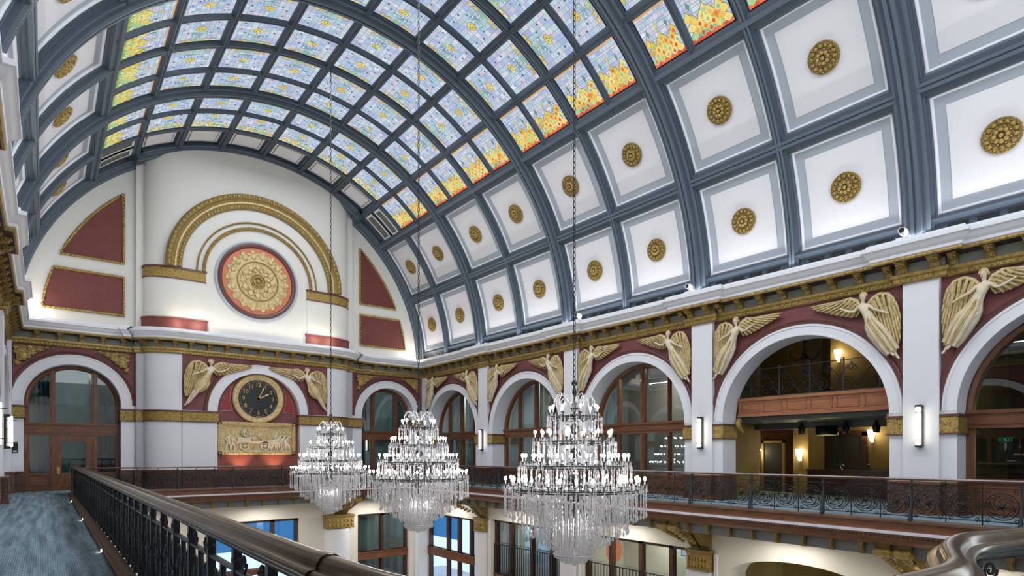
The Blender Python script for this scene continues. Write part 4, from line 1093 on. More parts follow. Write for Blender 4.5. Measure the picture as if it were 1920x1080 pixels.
for i in range(4):
    if i == 3: continue
    rect_wall(low, PY[i + 1], PY[i] if i else L + .3, ZG, -.9, [(BC[i] - 2.6, BC[i] + 2.6 if i else 31.1, ZG, -1.8 if i else -1.95)], 0, .5)
def sw(b): b.v = [(XR + .05 + y, x, z) for x, y, z in b.v]; return b
ob('lower_wall', sw(low), 'cream', WR)
b = MB(); n = 40; hw, zs, rise = 2.35, -2.55, .75
for i in range(n):
    xa, xb = -hw + 2 * hw * i / n, -hw + 2 * hw * (i + 1) / n
    za, zb = zs + rise * math.sqrt(max(0, 1 - (xa / hw) ** 2)), zs + rise * math.sqrt(max(0, 1 - (xb / hw) ** 2))
    b.add([(xa, 0, za), (xb, 0, zb), (xb, 0, -.9), (xa, 0, -.9), (xa, 1.2, za), (xb, 1.2, zb)], [(0, 1, 2, 3), (0, 4, 5, 1)])
for s in (-1, 1):
    xa, xb = sorted((s * hw, s * 3.3)); b.box(xa, xb, 0, 1.2, ZG, zs); b.box(xa, xb, 0, .02, zs, -.9)
lowarch = b.mesh('lower_arch', 'cream')
for i in (3, 4): ob('lower_arch', lowarch, None, WR, T((XR + .05, BC[i], 0)) @ Rz(-PI / 2))
b = MB(); b.box(-3.2, 3.2, 5.5, 5.6, ZG, -.9); b.box(-3.3, -3.2, 1.2, 5.6, ZG, -.9); b.box(3.2, 3.3, 1.2, 5.6, ZG, -.9); b.box(-3.3, 3.3, 1.2, 5.6, -1.2, -1.1)
b.box(-1.6, 1.4, 5.4, 5.5, ZG, -3.2, 1)
lr_me = b.mesh('back_room', [M['olive'], M['door_d']])
for i in (3, 4): ob('back_room', lr_me, None, WR, T((XR + .05, BC[i], 0)) @ Rz(-PI / 2))
b = MB(); rect_wall(b, YF, L, ZG, -.9, [], 0, .3); b.v = [(XL + .2 - y, x, z) for x, y, z in b.v]; ob('lower_wall', b, 'cream', WL)
# pilasters with gilded capitals and the scrolled consoles under the gallery
def console(mat, label):
    t = empty('gallery_console', mat, label, 'console', 'gilded consoles under the gallery')
    b = MB()
    pr = [(0, -1.75), (.12, -1.72), (.35, -1.5), (.62, -1.2), (1.1, -1.0), (1.75, -.92), (1.95, -.8), (1.95, -.62), (0, -.62)]
    for x0, x1 in ((-.38, -.06), (.06, .38)):
        k = len(pr)
        for xx in (x0, x1): b.poly([(xx, -p, z) for p, z in (pr if xx == x0 else pr[::-1])])
        for (p, z), (p2, z2) in zip(pr, pr[1:] + pr[:1]): b.poly([(x0, -p, z), (x0, -p2, z2), (x1, -p2, z2), (x1, -p, z)])
    b.box(-.30, .30, -1.7, 0, -1.6 + .7, -.62)
    ob('bracket_body', b, 'gold_d', t)
    for s in (-1, 1):
        b = MB(); b.tube([(s * .22 - .17, -1.93, -.84), (s * .22 + .17, -1.93, -.84)], .13, 10)
        for k in range(6): b.sphere((s * .22, -1.80 + .22 * k * -1 * -.9, -.98 - .09 * k), .11 - .008 * k, 8, 5, 0, (1, 1, .8))
        b.sphere((s * .22 - .16, -1.95, -.84), .085, 8, 5); b.sphere((s * .22 + .16, -1.95, -.84), .085, 8, 5)
        ob('scroll', b, 'gold_s', t)
def capital(mat, w, label, d=.28):
    t = empty('pilaster_capital', mat, label, 'capital', 'gilded capitals below the gallery')
    b = MB(); b.box(-w - .05, w + .05, -d - .05, 0, -1.84, -1.75); b.box(-w - .03, w + .03, -d - .02, 0, -1.90, -1.84); ob('abacus', b, 'gold_d', t)
    b = MB(); b.box(-w, w, -d, 0, -2.42, -1.90)
    for k in range(7): 
        for r in range(2): b.sphere((-w + w * 2 * (k + .5) / 7, -d, -2.30 + .22 * r), .07, 6, 5, 0, (.9, .6, 1.4))
    ob('leaf_bell', b, 'gold', t)
    b = MB(); b.box(-w - .03, w + .03, -d - .02, 0, -2.48, -2.42); ob('necking', b, 'gold_d', t)
for k, y in enumerate(PY[1:5]):
    m_ = T((XR + .05, y, 0)) @ Rz(-PI / 2)
    wn = ['between the first and second arches', 'between the second and third arches', 'just before the balcony arch', 'past the balcony arch'][k]
    console(m_ @ T((0, -.02, .01)), 'big scrolled gold console under the gallery, below the pier ' + wn)
    capital(m_ @ T((0, -.02, -.01)), .44, 'gilded leaf capital of the lower pilaster below the pier ' + wn)
    b = MB(); b.box(-.40, .40, -.24, 0, ZG, -2.50); b.box(-.62, -.51, -.1, 0, ZG, -1.85); b.box(.51, .62, -.1, 0, ZG, -1.85); ob('lower_pilaster', b, 'white', WR, m_)
capital(T((12.72, L - .04, 0)), .76, 'broad gilded capital of the white lobby column below the clock wall', .55)
b = MB(); b.lathe([(.72, ZG + .02), (.72, -2.50)], 32, (0, 0, 0)); ob('lower_column', b, 'white', WE, T((12.72, L - .05, 0)))
console(T((12.9, L - .04, 0)), 'big scrolled gold console at the corner below the clock wall')
b = MB(); b.box(17.45, 18.3, L - .35, L, ZG, -1.9); b.box(17.6, 18.2, L - .5, L, ZG, -1.9); ob('corner_pier', b, 'white', WE)

def shop_window(name, mat, x0, x1, zt, mul, tr, panes, zb=ZG):
    t = empty(name, mat, kind='structure')
    b = MB(); b.box(x0 - .0, x0 + .16, -.02, .2, zb, zt); b.box(x1 - .16, x1, -.02, .2, zb, zt); b.box(x0, x1, -.02, .2, zt - .14, zt); ob('frame', b, 'wood_d', t)
    for x in mul:
        b = MB(); b.box(x - .09, x + .09, -.02, .2, zb, zt); ob('mullion', b, 'wood_d', t)
    if tr:
        b = MB(); b.box(x0, x1, -.08, .22, tr[0], tr[1]); b.box(x0, x1, -.12, .1, tr[1] - .08, tr[1]); ob('transom', b, 'wood_h', t)
    xs = [x0] + list(mul) + [x1]
    for (xa, xb), pm in zip(zip(xs, xs[1:]), panes):
        if pm == 'pane_b':
            b = MB(); b.box(xa, xb, .1, .11, -3.35, zt); ob('film_pane', b, pm, t)
            b = MB(); b.box(xa, xb, .1, .11, zb, -3.35); ob('pane', b, 'pane_w', t)
        else:
            b = MB(); b.box(xa, xb, .1, .11, zb, zt); ob('pane', b, pm, t)
    return t
E_ = T((0, L + .2, 0)); R_ = lambda y: T((XR + .3, y, 0)) @ Rz(-PI / 2)
shop_window('window_6', E_, 6.4, 10.65, -1.82, [9.35], (-4.6, -4.3), ['pane_b', 'pane_b'])
b = MB()
for x in (8.2, 9.35): b.box(x - .1, x + .1, -.3, -.2, ZG, -2.6)
shop_window('window_7', E_, 13.95, 17.2, -1.86, [15.55], (-4.5, -4.05), ['pane_d', 'pane'])
shop_window('window_8', R_(BC[0]), -2.68, 2.6, -1.95, [-.6, .55, 1.75], (-4.5, -4.0), ['pane_b', 'pane_b', 'pane_w', 'pane_w'])
shop_window('window_9', R_(BC[1]), -2.6, 2.6, -1.8, [-1.3, .3, 1.75], (-5.2, -4.6), ['pane', 'pane', 'pane', 'pane'])
shop_window('window_10', R_(BC[2]), -2.6, 2.6, -1.8, [-1.2, .35, 1.8], (-5.2, -4.6), ['pane', 'pane', 'pane', 'pane_d'])
for x0, x1, w in ((-2.4, -1.35, 'near the corner'), (-1.2, .25, 'in the middle'), (.35, 1.7, 'far from the corner')):
    curtain(R_(BC[1]) @ T((0, .6, 0)), x0, x1, ZG, -1.9, 'curtain_p', 'pale green curtain in the lower lobby window behind the big chandelier, ' + w, 7, .05)
curtain(E_ @ T((0, .6, 0)), 14.1, 15.4, ZG, -1.9, 'curtain_p', 'pale curtain in the lower corner window beside the white lobby column', 6, .05)
def guard(mat, x0, x1, z0, z1, label):
    t = empty('window_guard', mat, label, 'railing')
    for nm, z in (('top_bar', z1), ('bottom_bar', z0)):
        b = MB(); b.box(x0, x1, -.015, .015, z - .02, z + .02); ob(nm, b, 'iron', t)
    bm = MB(); bm.box(-.012, .012, -.012, .012, z0, z1); me = bm.mesh('baluster', 'iron')
    for k in range(int((x1 - x0) / .17) + 1): ob('baluster', me, None, t, T((x0 + .17 * k, 0, 0)))
guard(R_(BC[1]) @ T((0, -.12, 0)), -2.5, 2.5, -4.55, -3.05, 'black iron guard in front of the curtained lower lobby window')
guard(R_(BC[2]) @ T((0, -.12, 0)), -2.5, 2.5, -4.55, -3.02, 'black iron guard in front of the lower lobby window with the orange lantern')
t = empty('hanging_lantern', R_(BC[2]) @ T((-1.75, .8, -2.55)), 'glowing orange elongated lantern behind the lower lobby window', 'lantern')
b = MB(); b.lathe([(.05, .5), (.25, .36), (.33, .1), (.33, -.15), (.24, -.42), (.06, -.55)], 18); ob('lantern_body', b, 'lamp_o', t)
b = MB(); b.tube([(0, 0, .5), (0, 0, 1.4)], .012, 5); ob('cord', b, 'black', t)
t = empty('wall_screen', R_(BC[2]) @ T((1.3, 1.7, -2.35)), 'small bluish lit screen deep behind the lower lobby window', 'screen')
b = MB(); b.box(-.26, .26, -.02, .05, -.17, .17); ob('housing', b, 'black', t)
b = MB(); b.box(-.22, .22, -.03, -.02, -.13, .13); ob('display', b, 'screen', t)
for i in (1, 2):
    b = MB(); b.box(-3.1, 3.1, 3., 3.1, ZG, -.9); b.box(-3.15, -3.1, .5, 3.1, ZG, -.9); b.box(3.1, 3.15, .5, 3.1, ZG, -.9); b.box(-3.1, 3.1, .5, 3.1, -1.4, -1.3)
    ob('back_room', b, 'cream' if i == 2 else 'roomg', WR, R_(BC[i]))
b = MB(); b.box(13.8, 17.6, 3., 3.1, ZG, -.9); b.box(13.75, 13.8, .3, 3.1, ZG, -.9); b.box(17.6, 17.7, .3, 3.1, ZG, -.9); b.box(13.8, 17.6, .3, 3.1, -1.4, -1.3); ob('back_room', b, 'roomg', WE, E_)

# ------------------------------------------------------------------ balcony room behind the fourth arch
BR = MR(BC[3])
b = MB()
b.box(-6.2, 4.2, 7.0, 7.1, 0, 7.4); b.box(-3.4, -3.3, .76, 3.75, 0, 7.4); b.box(-6.2, -3.3, 3.75, 3.85, 0, 7.4); b.box(-6.25, -6.2, 3.75, 7.1, 0, 7.4); b.box(4.2, 4.25, .76, 7.1, 0, 7.4); b.box(-2.2, -1.4, 4.9, 5.6, 2.9, 7.2)
b.box(-2.75, -2.15, 5.4, 7, 0, 2.7)
ob('balcony_room_wall', b, 'olive', WR, BR)
b = MB(); b.box(-6.2, 4.2, .76, 7.0, 7.2, 7.3); b.box(-3.3, 3.6, .93, 3.75, 2.72, 2.86); b.box(-6.2, 3.6, 3.75, 7, 2.72, 2.86); b.box(-3.2, 3.6, 3.2, 3.5, 2.5, 2.72); ob('balcony_room_ceiling', b, 'ceil_d', WR, BR)
b = MB(); b.box(-6.2, 4.2, .75, 7, -.05, 0); ob('balcony_room_floor', b, 'carpet', WR, BR)
b = MB(); b.box(-2.15, 4.2, 6.9, 7.0, 0, 1.0); b.box(-2.1, 4.2, 5.2, 5.3, 0, .95); b.box(-2.15, 4.2, 5.15, 5.4, .93, 1.0); ob('balcony_room_wainscot', b, 'wood_d', WR, BR)
t = empty('panelled_balcony', BR @ T((0, .70, 0)), 'cherry wood panelled balcony front across the arch', 'balcony')
b = MB(); b.box(-2.40, 2.40, 0, .2, 2.86, 3.46); b.box(-2.38, 2.38, -.06, .2, 3.40, 3.50); b.box(-2.42, 2.42, -.05, .2, 2.86, 2.94); ob('beam', b, 'wood_o', t)
for k in range(6):
    x = -1.95 + .78 * k
    b = MB()
    for xa, xb, za, zb in ((x - .33, x + .33, 3.30, 3.33), (x - .33, x + .33, 3.02, 3.05), (x - .33, x - .30, 3.02, 3.33), (x + .30, x + .33, 3.02, 3.33)): b.box(xa, xb, -.02, .02, za, zb)
    b.box(x - .28, x + .28, -.008, 0, 3.08, 3.27); ob('raised_panel', b, 'wood_o', t)
t = empty('balcony_railing', BR @ T((0, .82, 3.5)), 'black wrought-iron scrolled railing standing on the wooden balcony front', 'railing')
b = MB()
for k in range(5):
    x = -2.0 + 1. * k; b.box(x - .018, x + .018, -.018, .018, 0, 1.05)
b.box(-1.95, 1.95, -.015, .015, .95, .975); b.box(-2.35, 2.35, -.015, .015, .02, .05); ob('bars', b, 'iron_l', t)
b = MB()
for k in range(13):
    x = -2.1 + .35 * k; s = 1 if k % 2 else -1
    b.tube(spiral(x, .30, .20, 1.6, -PI / 2, s), .014, 4); b.tube([(x + s * .02, 0, .1), (x - s * .2, 0, .35), (x - s * .06, 0, .62), (x + s * .12, 0, .78), (x + s * .2, 0, .9)], .014, 4)
    b.tube(spiral(x + s * .12, .72, .12, 1.3, PI, -s), .011, 4)
ob('scrolls', b, 'iron', t)
for s, w in ((-1, 'farther'), (1, 'nearer')):
    t = tag(empty('balcony_corbel', BR @ T((s * 2.35, .8, 2.66))), 'gold scroll corbel under the %s end of the wooden balcony front' % w, 'corbel')
    b = MB(); b.tube([(0, -.1, .1), (0, -.22, .02), (0, -.2, -.15), (0, -.05, -.25), (0, .1, -.3)], [.09, .11, .1, .08, .05], 8); ob('scroll', b, 'gold_s', t)
# room furnishings
t = empty('drum_pendant', BR @ T((-.26, 2.6, 2.40)), 'black drum pendant lamp hanging under the balcony', 'pendant lamp')
b = MB(); b.lathe([(.34, -.17), (.34, .14), (.325, .14), (.325, -.17), (.34, -.17)], 28); ob('drum_shade', b, 'iron', t)
b = MB(); b.lathe([(0, -.17), (.31, -.17)], 24); ob('diffuser', b, 'lampshade', t)
b = MB(); b.tube([(0, 0, .15), (0, 0, .4)], .012, 5); ob('rod', b, 'black', t)
for x, w in ((-1.29, 'before the drum lamp'), (.2, 'just past the drum lamp'), (1.12, 'near the bright wall lamp')):
    t = empty('ceiling_speaker', BR @ T((x, 3.0, 2.47)), 'small black ceiling spotlight under the balcony, ' + w, 'spotlight')
    b = MB(); b.lathe([(.10, -.18), (.12, .05), (.06, .12), (.02, .24)], 12); ob('housing', b, 'black', t)
def room_sconce(mat, label):
    t = empty('room_sconce', mat, label, 'sconce')
    b = MB(); b.lathe([(.02, -.3), (.10, -.1), (.15, .18)], 14, (0, -.16, 0)); ob('glass_cup', b, 'wall_lamp', t)
    b = MB(); b.box(-.05, .05, -.06, 0, -.3, .1); b.tube([(0, -.05, -.2), (0, -.16, -.28)], .02, 5); ob('arm', b, 'brass', t)
RS = [((-4.49, 5.92, 1.6), 'warm glowing wall lamp in the dark passage of the balcony room'), ((-2.42, 5.38, 1.6), 'warm glowing wall lamp by the passage corner of the balcony room'), ((-.40, 6.98, 2.34), 'bright wall lamp beside the panelled door in the balcony room'), ((-1.63, 6.98, 5.6), 'bright wall lamp on the upper level above the balcony')]
for p, w in RS: room_sconce(BR @ T(p), w)
b = MB(); b.box(-6.2, -2.75, 5.95, 6.05, 0, 2.7); ob('passage_wall', b, 'wood_d', WR, BR)
t = empty('door_2', BR @ T((-3.85, 5.93, 0)), kind='structure')
b = MB(); b.box(-.5, -.4, -.06, .02, 0, 2.15); b.box(.4, .5, -.06, .02, 0, 2.15); b.box(-.5, .5, -.06, .02, 2.05, 2.15); ob('door_frame', b, 'olive', t)
b = MB(); b.box(-.4, .4, -.02, .0, 0, 2.05); ob('door_leaf', b, 'door_d', t)
t = empty('door_3', BR @ T((-1.4, 6.88, 0)), kind='structure')
b = MB(); b.box(-.85, -.65, -.08, .02, 0, 2.45); b.box(.65, .85, -.08, .02, 0, 2.45); b.box(-.85, .85, -.08, .02, 2.3, 2.5); ob('door_frame', b, 'wood_d', t)
b = MB(); b.box(-.65, .65, -.04, 0, 0, 2.3)
for x in (-.32, .32):
    for za, zb in ((.2, .9), (1.0, 1.6), (1.7, 2.15)): b.box(x - .22, x + .22, -.06, -.04, za, zb)
ob('door_leaf', b, 'door_d', t)
for x, w in ((-.88, 'nearer the passage'), (.06, 'nearer the sconce pier')):
    t = empty('table_lamp', BR @ T((x, 5.28, 1.006)), 'small dark desk lamp on the wooden counter of the balcony room, ' + w, 'lamp')
    b = MB(); b.lathe([(.06, 0), (.02, .03), (.015, .14)], 10); ob('base', b, 'brass', t)
    b = MB(); b.lathe([(.13, .13), (.06, .2), (.01, .21)], 12); ob('lamp_shade', b, 'door_d', t)
for x, w in ((-.85, 'under the small chandelier'), (.85, 'towards the near pier')):
    t = empty('upper_table', BR @ T((x, 2.2, 2.86)), 'round table with pale cloth on the balcony level, ' + w, 'table')
    b = MB(); b.lathe([(0, .74), (.55, .74), (.56, .70)], 20); ob('tabletop', b, 'white', t)
    b = MB(); b.lathe([(.3, .01), (.05, .06), (.05, .72)], 12); ob('pedestal', b, 'black', t)
t = empty('room_chandelier', BR @ T((-1.29, 3.2, 5.2)), 'small dark wrought-iron chandelier hanging above the balcony', 'chandelier')
b = MB(); b.tube([(0, 0, -.1), (0, 0, .62)], .02, 6); b.lathe([(.04, -.25), (.12, -.1), (.04, .05)], 10); ob('stem', b, 'iron', t)
for k in range(6):
    a = PI * k / 3; b = MB(); b.tube([(.05 * cos(a), .05 * sin(a), -.1), (.3 * cos(a), .3 * sin(a), -.25), (.55 * cos(a), .55 * sin(a), -.05), (.55 * cos(a), .55 * sin(a), .08)], .016, 5); ob('arm', b, 'iron', t)
# uplights on the gallery floor under the relief panel
for x, w in ((7.5, 'nearer the walkway'), (9.1, 'nearer the sconce arcade')):
    t = empty('floor_uplight', T((x, 30.1, 0)), 'small black spotlight on the gallery floor below the clock, ' + w, 'spotlight', 'uplights below the clock')
    b = MB(); b.lathe([(.10, 0), (.10, .02), (.02, .03), (.02, .3)], 10); ob('stand', b, 'black', t)
    b = MB(); b.lathe([(.05, -.1), (.07, .1), (.06, .1), (.0, .06)], 12, (0, 0, .38)); ob('lamp_head', b, 'black', t)
    l = bpy.data.lights.new('uplight', 'SPOT'); l.energy = 60; l.spot_size = rad(80); l.spot_blend = .8; l.color = (1, .72, .5); l.shadow_soft_size = .05
    o = link('uplight', l); o.location = (x, 30.1, .52); o.rotation_euler = (rad(160), 0, 0)

# ------------------------------------------------------------------ chandeliers
def strand(ln, r):
    b = MB(); n = max(2, int(ln / .085)); prof = []
    for k in range(n):
        z = -ln * k / n; prof += [(r * .35, z), (r, z - ln / n * .5)]
    prof += [(r * .35, -ln), (r * 1.0, -ln - .02), (r * 1.9, -ln - .075), (r * .9, -ln - .105), (0, -ln - .115)]
    b.lathe(prof, 5, smooth=False); return b
STR = {ln: strand(ln, .0135) for ln in (.14, .22, .32, .45, .60, .75)}
STM = {k: v.mesh('prism_strand', 'crystal') for k, v in STR.items()}
TIERS = [(.52, 2.42, 9), (.80, 1.92, 14), (1.10, 1.44, 22), (1.40, .98, 30)]
b = MB(); b.lathe([(.012, 0), (.012, .09)], 6); candle_b = b
bulb_me = None
b = MB(); b.sphere((0, 0, .122), .028, 8, 6, 0, (1, 1, 1.4)); bulb_me = b.mesh('bulb', 'bulb')
t = empty('crystal_chandelier', T((CX, BC[3] - .12, 0)), 'largest crystal chandelier, hanging nearest, in front of the arcade piers', 'chandelier', 'tiered crystal chandeliers')
def chain(z0, z1):
    b = MB(); n = int((z1 - z0) / .115)
    for k in range(n):
        z = z0 + (k + .5) * .115; q = Rz(PI / 2 * (k % 2)) 
        b.tube([q @ Vector((.028 * cos(PI * j / 4), 0, z + .068 * sin(PI * j / 4))) for j in range(8)], .010, 4, closed=True)
    return b
ob('chain', chain(3.05, VZ + 9.42), 'iron', t)
b = MB(); b.tube([(0, 0, .3), (0, 0, 3.05)], .022, 8); b.lathe([(.03, 2.98), (.06, 3.0), (.065, 3.04), (.02, 3.10)], 12)
for z, r in ((2.55, .09), (2.1, .12), (1.6, .14), (1.1, .17), (.7, .2), (2.85, .05)): b.lathe([(.02, z - .12), (r, z - .03), (r * .8, z + .04), (.02, z + .12)], 12)
ob('stem', b, 'silver', t)
for r, z, n in TIERS:
    b = MB()
    for dz, rr in ((0, r), (-.05, r * .94), (0, r * .72)): b.tube([(rr * cos(PI * k / 20), rr * sin(PI * k / 20), z + dz - .08) for k in range(40)], .014, 5, closed=True)
    for k in range(8): a = PI * k / 4; b.tube([(.05 * cos(a), .05 * sin(a), z - .02), (r * .5 * cos(a), r * .5 * sin(a), z - .16), (r * cos(a), r * sin(a), z - .09)], .013, 4)
    ob('ring', b, 'silver', t)
for ti, (r, z, n) in enumerate(TIERS):
    for k in range(n):
        a = 2 * PI * (k + .3 * ti) / n; rr = r * (1.0 if k % 2 else .90)
        m_ = T((rr * cos(a), rr * sin(a), z)) @ Rz(a)
        b = MB(); b.tube([(-.14, 0, -.08), (-.05, 0, -.13), (0, 0, -.07), (0, 0, -.02)], .009, 5); b.lathe([(.0, -.03), (.035, -.015), (.042, .005), (.02, 0)], 9); b.lathe([(.013, 0), (.013, .09)], 6, m=1)
        for q in range(6): b.tube([(.05 * cos(q * PI / 3), .05 * sin(q * PI / 3), 0), (.055 * cos(q * PI / 3), .055 * sin(q * PI / 3), -.10), (.05 * cos(q * PI / 3), .05 * sin(q * PI / 3), -.15)], [.004, .008, .012], 4, 2)
        if k == 0: arm_me = b.mesh('candle_arm', ['silver', 'candle', 'crystal'])
        o = ob('candle_arm', arm_me, None, t, m_); ob('bulb', bulb_me, None, o)
# fountain-like scrolls on top
b = MB()
for k in range(10):
    a = 2 * PI * k / 10; b.tube([(rr * cos(a), rr * sin(a), zz) for rr, zz in ((.06, 2.5), (.22, 2.78), (.34, 2.80), (.42, 2.66), (.40, 2.56))], .011, 5)
    b.tube(Ry(0) and [(rr * cos(a + .3), rr * sin(a + .3), zz) for rr, zz in ((.05, 2.45), (.14, 2.68), (.24, 2.72), (.30, 2.64))], .010, 4)
ob('crown', b, 'crystal', t)
spots = []
def circ(r, z, n, ln, jit=0.):
    for k in range(n):
        a = 2 * PI * (k + random.random() * .3) / n; spots.append((r * cos(a), r * sin(a), z + random.uniform(-jit, jit), ln))
random.seed(5)
circ(1.43, .90, 48, .45); circ(1.26, .80, 44, .45, .03)
keep = len(spots)
circ(1.08, .72, 48, .60, .03); circ(.90, .62, 44, .60, .03); circ(.72, .50, 44, .60, .03); circ(.54, .40, 40, .60, .03); circ(.40, .34, 44, .75, .02); circ(.26, .26, 30, .75, .03); circ(1.0, .95, 40, .45, .05); circ(.6, .85, 40, .45, .05); circ(.12, .22, 12, .75, .03)
circ(1.15, 1.34, 40, .22); circ(1.02, 1.30, 30, .32, .02); circ(.85, 1.84, 30, .22); circ(.72, 1.80, 24, .32, .02); circ(.56, 2.34, 22, .22); circ(.42, 2.30, 16, .32, .02)
circ(.60, 1.30, 30, .45, .05); circ(.45, 1.80, 24, .32, .05); circ(.30, 2.3, 18, .45, .04); circ(.85, .95, 34, .22, .05); circ(1.2, .98, 40, .14, .03)
stuff = MB()
for i, (x, y, z, ln) in enumerate(spots):
    if i < keep: ob('prism_strand', STM[ln], None, t, T((x, y, z)))
    else: stuff.merge(STR[ln], T((x, y, z)) @ Rz(i))
b = MB(); 
for r, z in ((.42, -.44), (.30, -.52)): b.tube([(r * cos(PI * k / 12), r * sin(PI * k / 12), z) for k in range(24)], .018, 5, closed=True)
b.sphere((0, 0, -.62), .06, 10, 6); ob('bottom_bowl', b, 'crystal', t)
stuff_me = stuff.mesh('inner_strands', 'crystal')
tag(ob('inner_strands', stuff_me, None, t), kind='stuff')
copy_tree(t, T((CX, 14.88, 0)), 'middle-sized crystal chandelier, hanging second, in front of the corner of the hall', 'tiered crystal chandeliers')
copy_tree(t, T((CX, 21.5, 0)), 'smallest crystal chandelier, hanging farthest back, beside the clock niche', 'tiered crystal chandeliers')

# ------------------------------------------------------------------ carved figures
def skin_mesh(name, chains, root, mats, sub=2):
    """chains: lists of ((x, y, z), radius); equal points join"""
    vs, es, rs, idx = [], [], [], {}
    for ch in chains:
        last = None
        for p, r in ch:
            k = tuple(round(q, 4) for q in p)
            if k not in idx: idx[k] = len(vs); vs.append(k); rs.append(r)
            if last is not None and last != idx[k]: es.append((last, idx[k]))
            last = idx[k]
    me = bpy.data.meshes.new('skin_tmp'); me.from_pydata(vs, es, [])
    o = bpy.data.objects.new('skin_tmp', me); COL.objects.link(o)
    o.modifiers.new('s', 'SKIN'); md = o.modifiers.new('u', 'SUBSURF'); md.levels = md.render_levels = sub
    for i, v in enumerate(me.skin_vertices[0].data):
        r = rs[i]; v.radius = r if isinstance(r, tuple) else (r, r); v.use_root = i == idx[tuple(round(q, 4) for q in root)]
    dg = bpy.context.evaluated_depsgraph_get(); out = bpy.data.meshes.new_from_object(o.evaluated_get(dg))
    out.name = name; out.materials.clear()
    for x in mats: out.materials.append(M[x])
    for p in out.polygons: p.use_smooth = True; p.material_index = 0
    bpy.data.objects.remove(o); bpy.data.meshes.remove(me); return out
body_ch = [
 [((.72, -.10, -.95), .105), ((.80, -.12, -.76), .085), ((.90, -.14, -.56), .115), ((.945, -.14, -.42), .10), ((.95, -.14, -.33), .045), ((.945, -.16, -.27), .04), ((.94, -.165, -.20), .075), ((.935, -.165, -.12), .078), ((.935, -.16, -.06), .045)],
 [((.945, -.14, -.42), .10), ((1.06, -.13, -.40), .055), ((1.18, -.15, -.52), .042), ((1.30, -.17, -.50), .036), ((1.48, -.16, -.40), .028), ((1.55, -.16, -.36), .024)],
 [((.945, -.14, -.42), .10), ((.80, -.13, -.42), .055), ((.66, -.16, -.55), .045), ((.56, -.18, -.60), .038), ((.38, -.17, -.68), .030), ((.28, -.16, -.74), .024)],
 [((.72, -.10, -.95), .105), ((.74, -.14, -1.06), .10), ((.54, -.20, -1.28), .085), ((.38, -.16, -1.55), .06), ((.25, -.12, -1.80), .035), ((.17, -.15, -1.90), .03)],
 [((.72, -.10, -.95), .105), ((.62, -.09, -1.05), .10), ((.42, -.13, -1.33), .08), ((.25, -.10, -1.65), .055), ((.12, -.08, -1.92), .033), ((.06, -.11, -1.99), .028)]]
BODY = skin_mesh('body', body_ch, (.72, -.10, -.95), ['figure'])
b = MB()                                            # hair with a bun, fingers close on the wing edge
for k in range(9): a = PI * k / 8; b.sphere((.935 + .075 * cos(a), -.15, -.11 + .075 * sin(a)), .038, 7, 5)
b.sphere((1.01, -.12, -.14), .05, 8, 5); b.sphere((.935, -.13, -.07), .07, 8, 6); HAIR = b.mesh('hair', 'gilt_cream')
b = MB()                                            # nose and brow
b.tube([(.925, -.235, -.14), (.918, -.255, -.185)], [.010, .016], 5); b.sphere((.925, -.235, -.225), .016, 6, 4, 0, (1.4, .6, .6)); FACE = b.mesh('face', 'figure')
def drape(path, folds, seed):
    b = MB(); random.seed(seed); n = 26; N = len(path); vs = []
    for i, (x, y, z, w, d) in enumerate(path):
        j = min(i, N - 2); dx, dz = path[j + 1][0] - path[j][0], path[j + 1][2] - path[j][2]; L_ = math.hypot(dx, dz); px, pz = -dz / L_, dx / L_
        for k in range(n):
            a = 2 * PI * k / n; f_ = 1 + (.26 * sin(folds * a + i * .35) + .12 * sin(2.3 * folds * a + i * .5)) * min(1, i / 2)
            vs.append((x + px * w * cos(a) * f_, y - d * sin(a) * f_, z + pz * w * cos(a) * f_))
    b.add(vs, [(i * n + k, i * n + (k + 1) % n, (i + 1) * n + (k + 1) % n, (i + 1) * n + k) for i in range(N - 1) for k in range(n)], 0, None, True)
    b.add(vs[-n:], [list(range(n))]); return b
b = drape([(.86, -.12, -.60, .12, .10), (.80, -.12, -.74, .12, .11), (.73, -.12, -.94, .17, .13), (.62, -.14, -1.12, .20, .15), (.47, -.13, -1.36, .20, .14), (.34, -.10, -1.60, .18, .12), (.23, -.08, -1.78, .16, .09)], 7, 1)
for k in range(9):                                  # gilded fold ridges of the gown
    o_ = -.15 + .30 * k / 8
    b.tube([(.80 + o_ * .5, -.235 + .2 * abs(o_), -.76), (.72 + o_ * .8, -.275 + .3 * abs(o_), -.95), (.60 + o_ + .02 * sin(k * 2.), -.295 + .35 * abs(o_), -1.15), (.46 + o_ + .03 * sin(k * 3.), -.275 + .35 * abs(o_), -1.38), (.33 + o_ * .9, -.225 + .3 * abs(o_), -1.60), (.23 + o_ * .8, -.17 + .2 * abs(o_), -1.78)], [.008, .014, .018, .018, .016, .008], 5, 1)
ROBE = b.mesh('robe', ['figure', 'gilt_cream'])
b = drape([(.86, -.12, -.62, .11, .10), (.80, -.12, -.76, .12, .11), (.73, -.13, -.95, .17, .14), (.62, -.15, -1.12, .18, .14), (.52, -.16, -1.26, .15, .12), (.47, -.16, -1.34, .11, .09)], 6, 2)
CLOTH = b.mesh('loin_cloth', 'gilt_cream')
